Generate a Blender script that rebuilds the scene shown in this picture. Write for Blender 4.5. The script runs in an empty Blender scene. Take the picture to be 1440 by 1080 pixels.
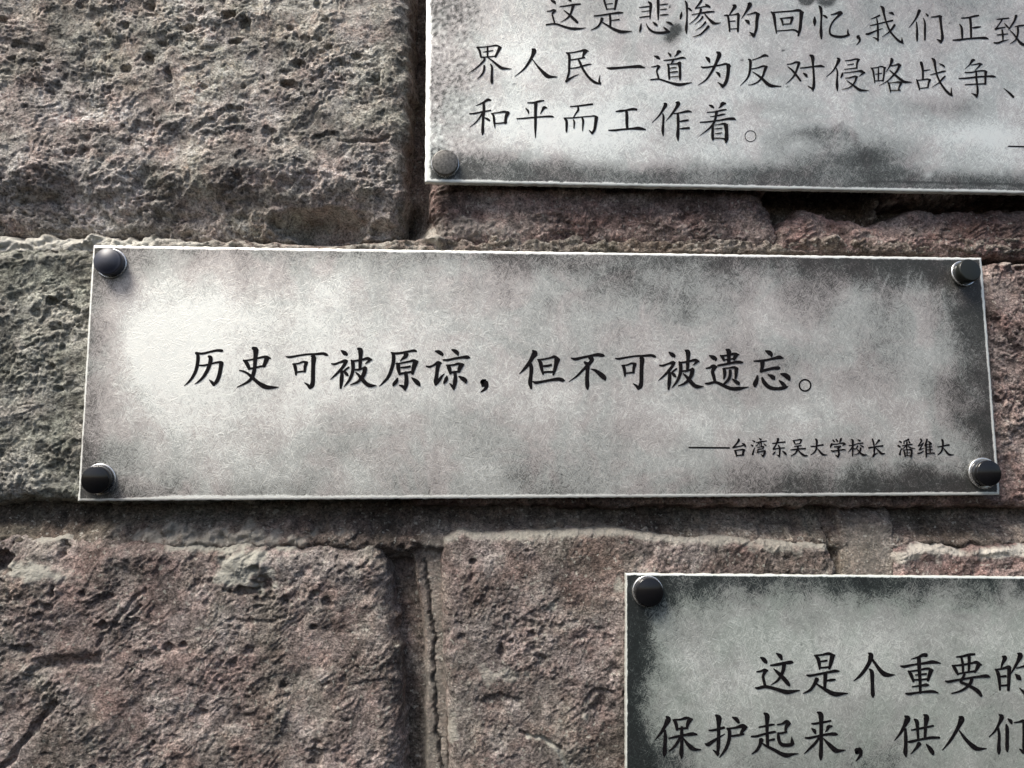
import bpy, bmesh, math, random
import numpy as np
from mathutils import Vector, Matrix

# ------------------------------------------------------------------ camera
S = bpy.context.scene
CAM_LOC = (-0.04200952, -0.34572422, -0.04552378)
CAM_ROT = (1.68635898, 0.00443345, -0.06429946)
FPX, CX, CY = 1080.0, 720.0, 540.0          # focal length and centre in photo pixels
cd = bpy.data.cameras.new('camera')
cam = bpy.data.objects.new('camera', cd)
S.collection.objects.link(cam)
cam.location = CAM_LOC
cam.rotation_euler = CAM_ROT
cd.sensor_width = 36.0
cd.lens = 36.0 * FPX / 1440.0
cd.clip_start = 0.01
cd.clip_end = 2000.0
S.camera = cam

# ------------------------------------------------------------------ sky and sun
SUN_EL, SUN_AZ = 57.0, -52.0                # azimuth from the wall's outward normal, negative = left
w = bpy.data.worlds.new('World')
S.world = w
w.use_nodes = True
nt = w.node_tree
sky = nt.nodes.new('ShaderNodeTexSky')
sky.sky_type = 'NISHITA'
sky.sun_disc = False
sky.sun_elevation = math.radians(SUN_EL)
sky.air_density = 1.0
sky.dust_density = 4.0
sky.ozone_density = 0.8
bg = nt.nodes['Background']
nt.links.new(sky.outputs[0], bg.inputs[0])
bg.inputs[1].default_value = 0.105
el, az = math.radians(SUN_EL), math.radians(SUN_AZ)
to_sun = Vector((math.sin(az) * math.cos(el), -math.cos(az) * math.cos(el), math.sin(el)))
sky.sun_rotation = math.atan2(to_sun.x, to_sun.y)
sd = bpy.data.lights.new('sun', 'SUN')
sd.energy = 3.7
sd.angle = math.radians(22.0)
sd.color = (1.0, 0.945, 0.865)
so = bpy.data.objects.new('sun', sd)
S.collection.objects.link(so)
so.location = (-1, -2, 2)
so.rotation_euler = to_sun.to_track_quat('Z', 'Y').to_euler()
S.view_settings.view_transform = 'Standard'
S.view_settings.look = 'None'
S.view_settings.gamma = 1.0
S.view_settings.use_curve_mapping = False
S.view_settings.exposure = 0.6
S.render.resolution_x, S.render.resolution_y = 1024, 768

# ------------------------------------------------------------------ helpers
MAT = Matrix.LocRotScale(Vector(CAM_LOC), __import__('mathutils').Euler(CAM_ROT), None)
MROT = np.array(MAT.to_3x3())
MC = np.array(CAM_LOC)


def at(u, v, h=0.0):
    """point on the plane y = -h (h = height proud of the middle plaque) seen at photo pixel u, v"""
    u, v = np.asarray(u, float), np.asarray(v, float)
    d = np.stack([(u - CX) / FPX, -(v - CY) / FPX, -np.ones_like(u)], -1) @ MROT.T
    t = (-h - MC[1]) / d[..., 1]
    return MC + d * t[..., None]


def pix(x, z, h=0.0):
    """photo pixel of wall point x, z on the plane y = -h"""
    P = np.stack([x, np.full_like(x, -h), z], -1) - MC
    c = P @ MROT
    return CX + FPX * c[..., 0] / -c[..., 2], CY - FPX * c[..., 1] / -c[..., 2]


COL = S.collection


def link(o, parent=None):
    COL.objects.link(o)
    if parent:
        o.parent = parent
    return o


def mesh_obj(name, verts, faces, mat, parent=None, smooth=False):
    me = bpy.data.meshes.new(name)
    me.from_pydata([tuple(v) for v in verts], [], faces)
    if mat:
        me.materials.append(mat)
    if smooth:
        me.polygons.foreach_set('use_smooth', [True] * len(me.polygons))
    me.update()
    return link(bpy.data.objects.new(name, me), parent)


def root(name, label, cat, loc=(0, 0, 0), group=None):
    o = bpy.data.objects.new(name, None)
    o.empty_display_size = 0.02
    COL.objects.link(o)
    o.location = loc
    o['label'] = label
    o['category'] = cat
    if group:
        o['group'] = group
    return o


# ---- numpy gradient noise
def _hash(ix, iy, seed):
    n = (ix.astype(np.int64) * 374761393 + iy.astype(np.int64) * 668265263 + seed * 974634777) & 0xFFFFFFFF
    n = ((n ^ (n >> 13)) * 1274126177) & 0xFFFFFFFF
    n = ((n ^ (n >> 15)) * 2246822519) & 0xFFFFFFFF
    return (n ^ (n >> 16)) / 4294967295.0


def pn(x, y, seed=0):
    ix, iy = np.floor(x), np.floor(y)
    fx, fy = x - ix, y - iy
    ux, uy = fx * fx * fx * (fx * (fx * 6 - 15) + 10), fy * fy * fy * (fy * (fy * 6 - 15) + 10)
    r = 0
    for dx in (0, 1):
        for dy in (0, 1):
            a = _hash(ix + dx, iy + dy, seed) * 2 * math.pi
            g = np.cos(a) * (fx - dx) + np.sin(a) * (fy - dy)
            r = r + g * (ux if dx else 1 - ux) * (uy if dy else 1 - uy)
    return r * 1.5


def fbm(x, y, o=4, seed=0, gain=0.5, ridged=False):
    r, a = 0, 1.0
    for k in range(o):
        n = pn(x * 2.03 ** k, y * 2.03 ** k, seed + k * 17)
        if ridged:
            n = 1 - 2.2 * np.abs(n)
        r = r + a * n
        a *= gain
    return r


def cell(x, y, seed=0, jitter=0.9):
    """distance to nearest cell point, and a random number of that cell"""
    ix, iy = np.floor(x), np.floor(y)
    best = np.full(x.shape, 9.0)
    bid = np.zeros(x.shape)
    for dx in (-1, 0, 1):
        for dy in (-1, 0, 1):
            cx_, cy_ = ix + dx, iy + dy
            px_ = cx_ + 0.5 + (_hash(cx_, cy_, seed) - 0.5) * jitter
            py_ = cy_ + 0.5 + (_hash(cx_, cy_, seed + 5) - 0.5) * jitter
            d = np.hypot(x - px_, y - py_)
            m = d < best
            best = np.where(m, d, best)
            bid = np.where(m, _hash(cx_, cy_, seed + 11), bid)
    return best, bid


def sstep(a, b, x):
    t = np.clip((x - a) / (b - a), 0, 1)
    return t * t * (3 - 2 * t)


def poly_sdf(px, py, poly):
    """signed distance to polygon, positive inside"""
    P = np.asarray(poly, float)
    best = np.full(px.shape, 1e9)
    inside = np.zeros(px.shape, bool)
    n = len(P)
    for i in range(n):
        a, b = P[i], P[(i + 1) % n]
        e = b - a
        L2 = e @ e
        t = np.clip(((px - a[0]) * e[0] + (py - a[1]) * e[1]) / L2, 0, 1)
        best = np.minimum(best, np.hypot(px - a[0] - t * e[0], py - a[1] - t * e[1]))
        c = ((a[1] > py) != (b[1] > py))
        with np.errstate(divide='ignore', invalid='ignore'):
            xi = a[0] + (py - a[1]) * (b[0] - a[0]) / (b[1] - a[1] + 1e-12)
        inside ^= c & (px < xi)
    return np.where(inside, best, -best)


def line_dist(px, py, pts):
    best = np.full(px.shape, 1e9)
    for (ax, ay), (bx, by) in zip(pts[:-1], pts[1:]):
        ex, ey = bx - ax, by - ay
        t = np.clip(((px - ax) * ex + (py - ay) * ey) / (ex * ex + ey * ey), 0, 1)
        best = np.minimum(best, np.hypot(px - ax - t * ex, py - ay - t * ey))
    return best


# ------------------------------------------------------------------ materials
class NB:
    def __init__(self, name):
        self.m = bpy.data.materials.new(name)
        self.m.use_nodes = True
        self.t = self.m.node_tree
        self.b = self.t.nodes['Principled BSDF']
        self.tc = self.t.nodes.new('ShaderNodeTexCoord').outputs['Object']

    def n(self, typ, **kw):
        o = self.t.nodes.new(typ)
        for k, v in kw.items():
            setattr(o, k, v)
        return o

    def l(self, a, b):
        self.t.links.new(a, b)

    def noise(self, vec, scale, detail=2, rough=0.5, dist=0.0):
        o = self.n('ShaderNodeTexNoise')
        self.l(vec, o.inputs['Vector'])
        o.inputs['Scale'].default_value = scale
        o.inputs['Detail'].default_value = detail
        o.inputs['Roughness'].default_value = rough
        o.inputs['Distortion'].default_value = dist
        return o.outputs[0]

    def ramp(self, f, stops):
        o = self.n('ShaderNodeValToRGB')
        cr = o.color_ramp
        while len(cr.elements) < len(stops):
            cr.elements.new(0.5)
        for e, (p, c) in zip(cr.elements, stops):
            e.position = p
            e.color = (c, c, c, 1) if isinstance(c, (int, float)) else (*c, 1)
        self.l(f, o.inputs[0])
        return o.outputs[0]

    def math(self, op, a, b=None, c=None, clamp=False):
        o = self.n('ShaderNodeMath', operation=op)
        o.use_clamp = clamp
        for i, v in enumerate((a, b, c)):
            if v is None:
                continue
            if isinstance(v, (int, float)):
                o.inputs[i].default_value = v
            else:
                self.l(v, o.inputs[i])
        return o.outputs[0]

    def mix(self, f, a, b, mode='MIX'):
        o = self.n('ShaderNodeMix', data_type='RGBA', blend_type=mode)
        for s, v in ((o.inputs[0], f), (o.inputs[6], a), (o.inputs[7], b)):
            if isinstance(v, (int, float)):
                s.default_value = v
            elif isinstance(v, tuple):
                s.default_value = (*v, 1)
            else:
                self.l(v, s)
        return o.outputs[2]

    def mapping(self, rot=0.0, scale=(1, 1, 1), vec=None, axis=1):
        r = self.n('ShaderNodeMapping', vector_type='TEXTURE')
        self.l(vec or self.tc, r.inputs[0])
        e = [0, 0, 0]
        e[axis] = rot
        r.inputs['Rotation'].default_value = e
        s = self.n('ShaderNodeVectorMath', operation='MULTIPLY')
        self.l(r.outputs[0], s.inputs[0])
        s.inputs[1].default_value = scale
        return s.outputs[0]

    def attr(self, name):
        o = self.n('ShaderNodeAttribute', attribute_name=name)
        return o.outputs['Fac']

    def bump(self, h, dist, strength=1.0, normal=None):
        o = self.n('ShaderNodeBump')
        o.inputs['Strength'].default_value = strength
        o.inputs['Distance'].default_value = dist
        self.l(h, o.inputs['Height'])
        if normal:
            self.l(normal, o.inputs['Normal'])
        return o.outputs[0]


def stone_material(name, dark, mid, light, pale, off, mauve=0.6, green=0.6):
    """rough sandstone: mottled body colour, pale crusts, dark dirty specks; attribute 'crust' adds pale lime / moss and a painted sunlit edge"""
    k = NB(name)
    v = k.n('ShaderNodeVectorMath', operation='ADD')
    k.l(k.tc, v.inputs[0])
    v.inputs[1].default_value = (off, off * 0.7, off * 1.3)
    v = v.outputs[0]
    big = k.noise(v, 28, 5, 0.6, 0.6)
    c = k.ramp(big, [(0.36, dark), (0.5, mid), (0.64, light)])
    hue = k.noise(v, 60, 4, 0.65, 0.4)
    c = k.mix(k.ramp(k.noise(v, 17, 4, 0.6, 0.8), [(0.47, 0.0), (0.60, green)]), c, (0.485, 0.51, 0.47), 'OVERLAY')
    c = k.mix(k.ramp(hue, [(0.5, 0.0), (0.62, green * 0.7)]), c, (0.505, 0.53, 0.50), 'OVERLAY')
    hue2 = k.noise(v, 95, 3, 0.6, 0.3)
    c = k.mix(k.ramp(hue2, [(0.47, 0.0), (0.62, mauve)]), c, (0.555, 0.488, 0.475), 'OVERLAY')
    c = k.mix(k.ramp(k.noise(v, 23, 4, 0.6, 0.9), [(0.45, 0.0), (0.58, mauve)]), c, (0.535, 0.488, 0.475), 'OVERLAY')
    grain = k.noise(v, 1000, 4, 0.75)
    c = k.mix(0.85, c, k.ramp(grain, [(0.36, 0.16), (0.5, 0.5), (0.64, 0.86)]), 'OVERLAY')
    med = k.noise(v, 270, 4, 0.7)
    c = k.mix(0.7, c, k.ramp(med, [(0.36, 0.2), (0.5, 0.5), (0.64, 0.82)]), 'OVERLAY')
    sp = k.noise(v, 520, 2, 0.5)
    c = k.mix(k.ramp(sp, [(0.62, 0.0), (0.70, 0.6)]), c, pale)
    sp2 = k.noise(v, 610, 2, 0.5, 0.5)
    c = k.mix(k.ramp(sp2, [(0.30, 0.75), (0.38, 0.0)]), c, tuple(x * 0.35 for x in dark))
    c = k.mix(k.attr('crust_edge_light'), c, pale)
    c = k.mix(k.attr('grime'), c, (0.022, 0.019, 0.016))
    k.l(c, k.b.inputs['Base Color'])
    k.b.inputs['Roughness'].default_value = 0.86
    k.b.inputs['Specular IOR Level'].default_value = 0.3
    h = k.math('ADD', k.math('MULTIPLY', med, 1.0), k.math('MULTIPLY', grain, 0.55))
    k.l(k.bump(h, 0.0022, 1.0), k.b.inputs['Normal'])
    return k.m


def metal_material(name, light, dark, seed, green=0.0):
    """antique-finished steel: attribute 'patina_glare' 0 = black oxide, 1 = bare brushed metal and painted glare; random orbital scratches"""
    k = NB(name)
    wob = k.n('ShaderNodeTexNoise')
    wob.inputs['Scale'].default_value = 130
    wob.inputs['Detail'].default_value = 1
    k.l(k.tc, wob.inputs['Vector'])
    d = k.n('ShaderNodeVectorMath', operation='SCALE')
    k.l(wob.outputs[1], d.inputs[0])
    d.inputs['Scale'].default_value = 0.0016
    a = k.n('ShaderNodeVectorMath', operation='ADD')
    k.l(k.tc, a.inputs[0])
    k.l(d.outputs[0], a.inputs[1])
    vec = a.outputs[0]
    hair = None
    for i, ang in enumerate((8, 47, 71, 96, 124, 158)):
        m = k.mapping(math.radians(ang + seed * 7), (165, 165, 2100), vec)
        nn = k.noise(m, 1.0, 2, 0.6)
        nn = k.ramp(nn, [(0.52, 0.0), (0.72, 1.0)])
        hair = nn if hair is None else k.math('MAXIMUM', hair, nn)
    hair2 = None
    for i, ang in enumerate((20, 60, 110, 140)):
        m = k.mapping(math.radians(ang + seed * 3), (190, 190, 2300), vec)
        nn = k.ramp(k.noise(m, 1.0, 2, 0.6), [(0.26, 1.0), (0.5, 0.0)])
        hair2 = nn if hair2 is None else k.math('MAXIMUM', hair2, nn)
    pat = k.attr('patina_glare')
    cloud = k.noise(k.tc, 48, 5, 0.62, 0.5)
    fine = k.noise(k.tc, 1500, 2, 0.6)
    # the patina's border frays along the scratches
    p = k.math('MULTIPLY_ADD', hair, 0.28, pat)
    p = k.math('MULTIPLY_ADD', hair2, -0.29, p)
    p = k.math('ADD', p, k.math('MULTIPLY_ADD', cloud, 0.30, -0.15))
    p = k.math('ADD', p, k.math('MULTIPLY_ADD', fine, 0.17, -0.085), clamp=False)
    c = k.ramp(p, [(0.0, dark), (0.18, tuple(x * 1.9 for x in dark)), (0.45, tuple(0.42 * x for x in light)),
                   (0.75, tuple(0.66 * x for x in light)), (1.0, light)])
    t = k.noise(k.tc, 38, 3, 0.6, 0.8)
    c = k.mix(k.ramp(t, [(0.42, 0.0), (0.6, 0.8)]), c, (0.54, 0.49, 0.495), 'OVERLAY') if green == 0 else \
        k.mix(k.ramp(t, [(0.40, 0.0), (0.6, green)]), c, (0.47, 0.54, 0.50), 'OVERLAY')
    k.l(c, k.b.inputs['Base Color'])
    k.b.inputs['Metallic'].default_value = 0.55
    r = k.math('MULTIPLY_ADD', hair, 0.12, 0.40)
    k.l(k.math('MULTIPLY_ADD', fine, 0.08, r), k.b.inputs['Roughness'])
    hh = k.math('SUBTRACT', hair, hair2)
    k.l(k.bump(hh, 0.00006, 0.55), k.b.inputs['Normal'])
    return k.m


def simple(name, col, rough, metal=0.0, spec=0.5, speck=0.0, scale=400, bumpd=0.0):
    k = NB(name)
    n = k.noise(k.tc, scale, 4, 0.6)
    if speck:
        c = k.mix(speck, col, k.ramp(n, [(0.3, 0.2), (0.7, 0.8)]), 'OVERLAY')
        k.l(c, k.b.inputs['Base Color'])
    else:
        k.b.inputs['Base Color'].default_value = (*col, 1)
    k.l(k.math('MULTIPLY_ADD', n, 0.15, rough - 0.07), k.b.inputs['Roughness'])
    k.b.inputs['Metallic'].default_value = metal
    k.b.inputs['Specular IOR Level'].default_value = spec
    if bumpd:
        k.l(k.bump(n, bumpd, 0.8), k.b.inputs['Normal'])
    return k.m


M_STONE_A = stone_material('grey_brown_sandstone', (0.19, 0.178, 0.165), (0.37, 0.345, 0.32), (0.54, 0.505, 0.475), (0.50, 0.49, 0.45), 0.0, 0.6, 0.7)
M_STONE_B = stone_material('grey_green_sandstone', (0.16, 0.158, 0.138), (0.30, 0.294, 0.265), (0.43, 0.42, 0.38), (0.46, 0.45, 0.40), 0.31, 0.25, 0.6)
M_STONE_C = stone_material('reddish_sandstone', (0.12, 0.092, 0.085), (0.22, 0.175, 0.165), (0.32, 0.27, 0.25), (0.56, 0.53, 0.47), 0.77, 0.9, 0.2)
M_STONE_E = stone_material('brown_sandstone', (0.12, 0.10, 0.092), (0.215, 0.185, 0.172), (0.32, 0.285, 0.268), (0.47, 0.46, 0.40), 1.21, 0.7, 0.6)
M_MORTAR = stone_material('mortar', (0.10, 0.085, 0.073), (0.175, 0.15, 0.132), (0.27, 0.24, 0.215), (0.64, 0.62, 0.55), 1.9)
M_METAL_M = metal_material('antique_brushed_steel', (0.90, 0.91, 0.85), (0.055, 0.056, 0.052), 0)
M_METAL_U = metal_material('speckled_antique_steel', (0.82, 0.845, 0.795), (0.06, 0.064, 0.06), 1)
M_METAL_L = metal_material('greenish_antique_steel', (0.84, 0.865, 0.81), (0.03, 0.034, 0.034), 2, 0.4)
k_ = NB('black_paint')
k_.l(k_.mix(1.0, k_.ramp(k_.noise(k_.tc, 1300, 3, 0.7), [(0.52, (0.006, 0.005, 0.006)), (0.7, (0.022, 0.021, 0.021))]), (1.0, 1.0, 1.0), 'MULTIPLY'), k_.b.inputs['Base Color'])
k_.b.inputs['Roughness'].default_value = 0.6
k_.b.inputs['Specular IOR Level'].default_value = 0.08
M_INK = k_.m
M_BOLT = simple('black_chrome', (0.008, 0.008, 0.009), 0.09, metal=0.0, spec=0.45)
M_BOLT_SKY = simple('sky_tinted_black_chrome', (0.024, 0.027, 0.044), 0.45, metal=0.0, spec=0.8)  # blue of the reflected sky mixed into the base colour
M_BOLT_DULL = simple('dull_black_cap', (0.014, 0.016, 0.014), 0.3, spec=0.35)
M_BOLT_GREY = simple('oxidised_steel_cap', (0.12, 0.115, 0.105), 0.42, metal=0.45, speck=0.9, scale=900)
M_RIM = simple('polished_steel', (0.78, 0.78, 0.77), 0.26, metal=0.85, speck=0.3, scale=900)

# ------------------------------------------------------------------ plaque geometry (needed by the wall: nothing pokes through a plaque)
TH = 0.003


class Plate:
    def __init__(self, origin_px, along_px, corner, W, H, h):
        """origin_px: photo pixel of a corner, along_px: pixel further along the horizontal edge from it"""
        o, a = at(*origin_px, h), at(*along_px, h)
        d = (a - o)
        self.ang = math.atan2(d[2], d[0])
        self.ex = np.array([math.cos(self.ang), 0, math.sin(self.ang)])
        self.ez = np.array([-math.sin(self.ang), 0, math.cos(self.ang)])
        self.W, self.H, self.h = W, H, h
        self.c = o + self.ex * W / 2 + self.ez * (H / 2 if corner == 'bl' else -H / 2)
        self.c[1] = -h

    def local(self, P):
        r = P - self.c
        return np.stack([r @ self.ex, r[..., 1], r @ self.ez], -1)

    def world(self, x, z):
        return self.c + x[..., None] * self.ex + z[..., None] * self.ez


PM = Plate((131, 345), (1380.4, 362.5), 'tl', 0.4150, 0.1133, 0.0)
PU = Plate((597.5, 256.0), (1440, 272.0), 'bl', 0.4150, 0.1500, 0.0015)
PL = Plate((880.3, 806.5), (1440, 811.5), 'tl', 0.4150, 0.1500, 0.0005)
PLATES = (PM, PU, PL)


def clamp_under(x, z, h):
    for p in PLATES:
        P = np.stack([x, np.zeros_like(x), z], -1) - p.c
        lx, lz = P @ p.ex, P @ p.ez
        d = np.maximum(np.abs(lx) - p.W / 2, np.abs(lz) - p.H / 2)
        cap = p.h - TH - 0.0008 + np.clip(d - 0.001, 0, 1) * 1.6
        h = np.minimum(h, cap)
    return h


# ------------------------------------------------------------------ the wall
WALL = root('stone_wall', 'rough brown and grey stone block wall with mortar joints behind the plaques', 'wall',
            (0.0, 0.035, -0.22))
WO = np.array([0.0, 0.035, -0.22])
STEP = 0.00052


def to_wall_poly(pts, h=-0.006):
    p = at([q[0] for q in pts], [q[1] for q in pts], h)
    return p[:, [0, 2]]


def heightfield(name, mat, x0, x1, z0, z1, fn, floor, step=STEP):
    nx, nz = int((x1 - x0) / step) + 1, int((z1 - z0) / step) + 1
    xs, zs = np.linspace(x0, x1, nx), np.linspace(z0, z1, nz)
    X, Z = np.meshgrid(xs, zs)
    u, v = pix(X, Z, -0.006)
    h, crust_edge_light, grime = fn(X, Z, u, v)
    h = clamp_under(X, Z, h)
    keep = h > floor
    h = np.maximum(h, floor - 0.004)
    q = keep[:-1, :-1] | keep[1:, :-1] | keep[:-1, 1:] | keep[1:, 1:]
    idx = np.arange(nx * nz).reshape(nz, nx)
    a, b, c, d = idx[:-1, :-1][q], idx[:-1, 1:][q], idx[1:, 1:][q], idx[1:, :-1][q]
    used = np.zeros(nx * nz, bool)
    for t in (a, b, c, d):
        used[t] = True
    remap = np.cumsum(used) - 1
    F = np.stack([remap[a], remap[b], remap[c], remap[d]], -1).astype(np.int32)
    V = np.stack([X, -h, Z], -1).reshape(-1, 3)[used] - WO
    me = bpy.data.meshes.new(name)
    me.vertices.add(len(V))
    me.vertices.foreach_set('co', V.astype(np.float32).ravel())
    me.loops.add(F.size)
    me.loops.foreach_set('vertex_index', F.ravel())
    me.polygons.add(len(F))
    me.polygons.foreach_set('loop_start', np.arange(0, F.size, 4, dtype=np.int32))
    me.polygons.foreach_set('use_smooth', np.ones(len(F), bool))
    me.update(calc_edges=True)
    for nm, arr in (('crust_edge_light', crust_edge_light), ('grime', grime)):
        at_ = me.attributes.new(nm, 'FLOAT', 'POINT')
        at_.data.foreach_set('value', np.broadcast_to(arr, X.shape).reshape(-1)[used].astype(np.float32))
    me.materials.append(mat)
    return link(bpy.data.objects.new(name, me), WALL)


def relief(X, Z, seed, ang, aniso, big, mid, small, fine, pits, ridge=0.0):
    """metres of relief of a broken, weathered stone face"""
    a = math.radians(ang)
    x = (X * math.cos(a) + Z * math.sin(a)) * aniso
    z = -X * math.sin(a) + Z * math.cos(a)
    wx = x + 0.004 * fbm(x * 70, z * 70, 3, seed + 90)
    wz = z + 0.004 * fbm(x * 70, z * 70, 3, seed + 91)
    h = big * fbm(X * 16, Z * 16, 3, seed)
    g1 = sstep(-0.30, 0.45, fbm(X * 32 + 3, Z * 32, 3, seed + 31))
    g2 = sstep(-0.25, 0.40, fbm(X * 70, Z * 70 + 5, 3, seed + 37))
    h = h + mid * 0.95 * fbm(wx * 58, wz * 58, 4, seed + 3, 0.5)
    h = h + mid * 0.55 * g1 * fbm(wx * 95, wz * 95, 2, seed + 5, 0.5, ridged=True)
    h = h + small * (0.25 + 1.1 * g1) * fbm(wx * 185, wz * 185, 3, seed + 7, 0.62)
    # flat chips broken off: stepped terraces
    tt = fbm(wx * 48, wz * 60, 3, seed + 41)
    fr = (tt * 3.1) % 1.0
    h = h + mid * 0.95 * g2 * (sstep(0.0, 0.16, fr) - fr)
    h = h + small * 0.45 * g2 * fbm(x * 380, z * 380, 2, seed + 11, 0.6, ridged=True)
    h = h + fine * (0.7 + 1.6 * g1) * fbm(X * 640, Z * 640, 3, seed + 13, 0.7)
    if ridge:
        h = h + ridge * sstep(0.2, 0.9, fbm(wx * 110, wz * 40, 2, seed + 15, ridged=True))
    for sc, amp, th in ((150, 1.0, 0.72), (330, 0.6, 0.70), (620, 0.38, 0.62)):
        d, r = cell(X * sc + 0.45 * pn(X * sc * 1.7, Z * sc * 1.7, seed), Z * sc * 1.2 + 0.35 * pn(X * sc * 1.9, Z * sc * 1.9, seed + 2), seed + int(sc))
        k = sstep(th, th + 0.06, r) * (1 - sstep(0.12, 0.42 * (0.5 + 0.5 * r), d))
        h = h - pits * amp * k * (0.25 + 0.85 * g1)
    return h


def stone(poly, mat, seed, top, R, rel, feat=None, warp=0.0016):
    W = to_wall_poly(poly)
    x0, z0 = W.min(0) - 0.008
    x1, z1 = W.max(0) + 0.008

    def fn(X, Z, u, v):
        wx = X + warp * fbm(X * 75, Z * 75, 3, seed + 50) + 0.5 * warp * fbm(X * 300, Z * 300, 2, seed + 52)
        wz = Z + warp * fbm(X * 75, Z * 75, 3, seed + 51) + 0.5 * warp * fbm(X * 300, Z * 300, 2, seed + 53)
        d = poly_sdf(wx, wz, W)
        e = np.clip(1 - d / R, 0, 1)
        drop = R * 0.85 * (1 - np.sqrt(np.maximum(0, 1 - np.minimum(e, 0.995) ** 2))) + np.clip(-d, 0, 1) * 6
        h = top + relief(X, Z, seed, *rel) - drop
        crust_edge_light = np.zeros_like(h)
        grime = np.zeros_like(h)
        if feat:
            h, crust_edge_light, grime = feat(X, Z, u, v, h, crust_edge_light, grime)
        return h, crust_edge_light, grime

    return heightfield('stone', mat, x0, x1, z0, z1, fn, -0.030)


def pits(u, v, h, lst, seed=0):
    """named hollows: (u, v, radius u, radius v, depth mm)"""
    n = fbm(u * 0.09, v * 0.09, 3, seed + 400)
    for (cu, cv, ru, rv, dp) in lst:
        d = np.hypot((u - cu) / ru, (v - cv) / rv) + 0.45 * n
        h = h - dp * 0.001 * (1 - sstep(0.35, 1.05, d))
    return h


def bump_at(u, v, h, lst, seed=0):
    n = fbm(u * 0.05, v * 0.05, 3, seed + 500)
    for (cu, cv, ru, rv, dp) in lst:
        d = np.hypot((u - cu) / ru, (v - cv) / rv) + 0.3 * n
        h = h + dp * 0.001 * (1 - sstep(0.1, 1.1, d))
    return h


def groove(u, v, h, pts, wd, dp, seed=0):
    d = line_dist(u + 4 * fbm(u * 0.05, v * 0.05, 3, seed), v + 4 * fbm(u * 0.05, v * 0.05, 3, seed + 1), pts)
    return h - dp * 0.001 * (1 - sstep(wd * 0.3, wd, d))


def blob(u, v, cu, cv, ru, rv, seed=0, rag=0.5):
    d = np.hypot((u - cu) / ru, (v - cv) / rv) + rag * fbm(u * 0.045, v * 0.045, 4, seed + 700)
    return 1 - sstep(0.45, 1.0, d)


def feat_a(X, Z, u, v, h, cr, gr):
    n = fbm(u * 0.012, v * 0.02, 3, 61)
    h = h - 0.0085 * sstep(225, 318, v + 16 * n)
    h = h + 0.0008 * sstep(220, 260, v) * fbm(X * 130, Z * 130, 3, 62, 0.6, ridged=True)
    h = pits(u, v, h, [(215, 15, 9, 8, 3), (325, 28, 13, 7, 4.2), (348, 40, 10, 9, 3.6), (266, 45, 12, 7, 3.4),
                       (410, 44, 7, 4, 2.4), (333, 64, 9, 5, 2.8), (231, 66, 8, 5, 2.4), (212, 90, 9, 11, 3.6),
                       (181, 100, 9, 6, 3), (241, 110, 6, 11, 3), (158, 54, 5, 4, 2), (180, 42, 6, 5, 2.4),
                       (142, 40, 5, 4, 2), (118, 14, 5, 5, 2), (6, 33, 14, 6, 3), (404, 122, 15, 7, 3.6),
                       (418, 92, 9, 6, 2.6), (454, 109, 6, 6, 2.2), (440, 118, 4, 4, 1.8), (346, 126, 5, 5, 2),
                       (289, 127, 5, 4, 1.8), (504, 84, 8, 5, 2), (460, 36, 5, 4, 2), (448, 11, 7, 6, 2.4),
                       (520, 117, 5, 4, 1.8), (380, 192, 10, 12, 2.2), (205, 185, 22, 14, 2), (30, 70, 14, 8, 1.6),
                       (110, 165, 16, 10, 1.4), (300, 195, 18, 8, 1.3)], 3)
    cav = np.hypot((u - 452) / 84, (v - 312) / 28) + 0.16 * fbm(u * 0.03, v * 0.05, 3, 66)
    h = h - 0.014 * (1 - sstep(0.45, 1.0, cav))
    h = h - 0.004 * (1 - sstep(0.3, 1.0, np.hypot((u - 535) / 26, (v - 318) / 14)))
    h = groove(u, v, h, [(275, 190), (305, 172), (318, 160)], 5, 1.3, 5)
    h = groove(u, v, h, [(445, 194), (478, 192), (478, 203), (520, 200), (548, 196)], 3.5, 1.4, 6)
    h = groove(u, v, h, [(430, 182), (455, 148), (470, 125)], 4, 0.9, 7)
    h = groove(u, v, h, [(0, 62), (30, 66), (62, 72)], 6, 1.2, 8)
    cr = np.maximum(cr, 0.5 * blob(u, v, 470, 20, 90, 30, 2) * sstep(-0.2, 0.3, fbm(u * .1, v * .1, 3, 4)))
    cr = np.maximum(cr, 0.35 * blob(u, v, 360, 235, 60, 8, 9))
    return h, cr, gr


def feat_b(X, Z, u, v, h, cr, gr):
    h = pits(u, v, h, [(76, 424, 9, 8, 4), (92, 420, 10, 6, 2.5), (55, 440, 9, 9, 2), (30, 362, 16, 5, 2), (75, 516, 6, 5, 2.4),
                       (90, 535, 8, 6, 1.6), (20, 420, 8, 14, 1.4), (85, 548, 8, 5, 2)], 13)
    h = groove(u, v, h, [(60, 455), (78, 432), (112, 440)], 5, 1.3, 15)
    cr = np.maximum(cr, 0.55 * sstep(-0.1, 0.5, fbm(u * .06, v * .12, 3, 44)) * (1 - sstep(0, 30, np.abs(v - 352))))
    cr = np.maximum(cr, 0.4 * blob(u, v, 60, 678, 70, 12, 21))
    return h, cr, gr


def feat_c(X, Z, u, v, h, cr, gr):
    cr = np.maximum(cr, 0.30 * blob(u, v, 650, 322, 60, 22, 31))
    return h, cr, gr


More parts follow.
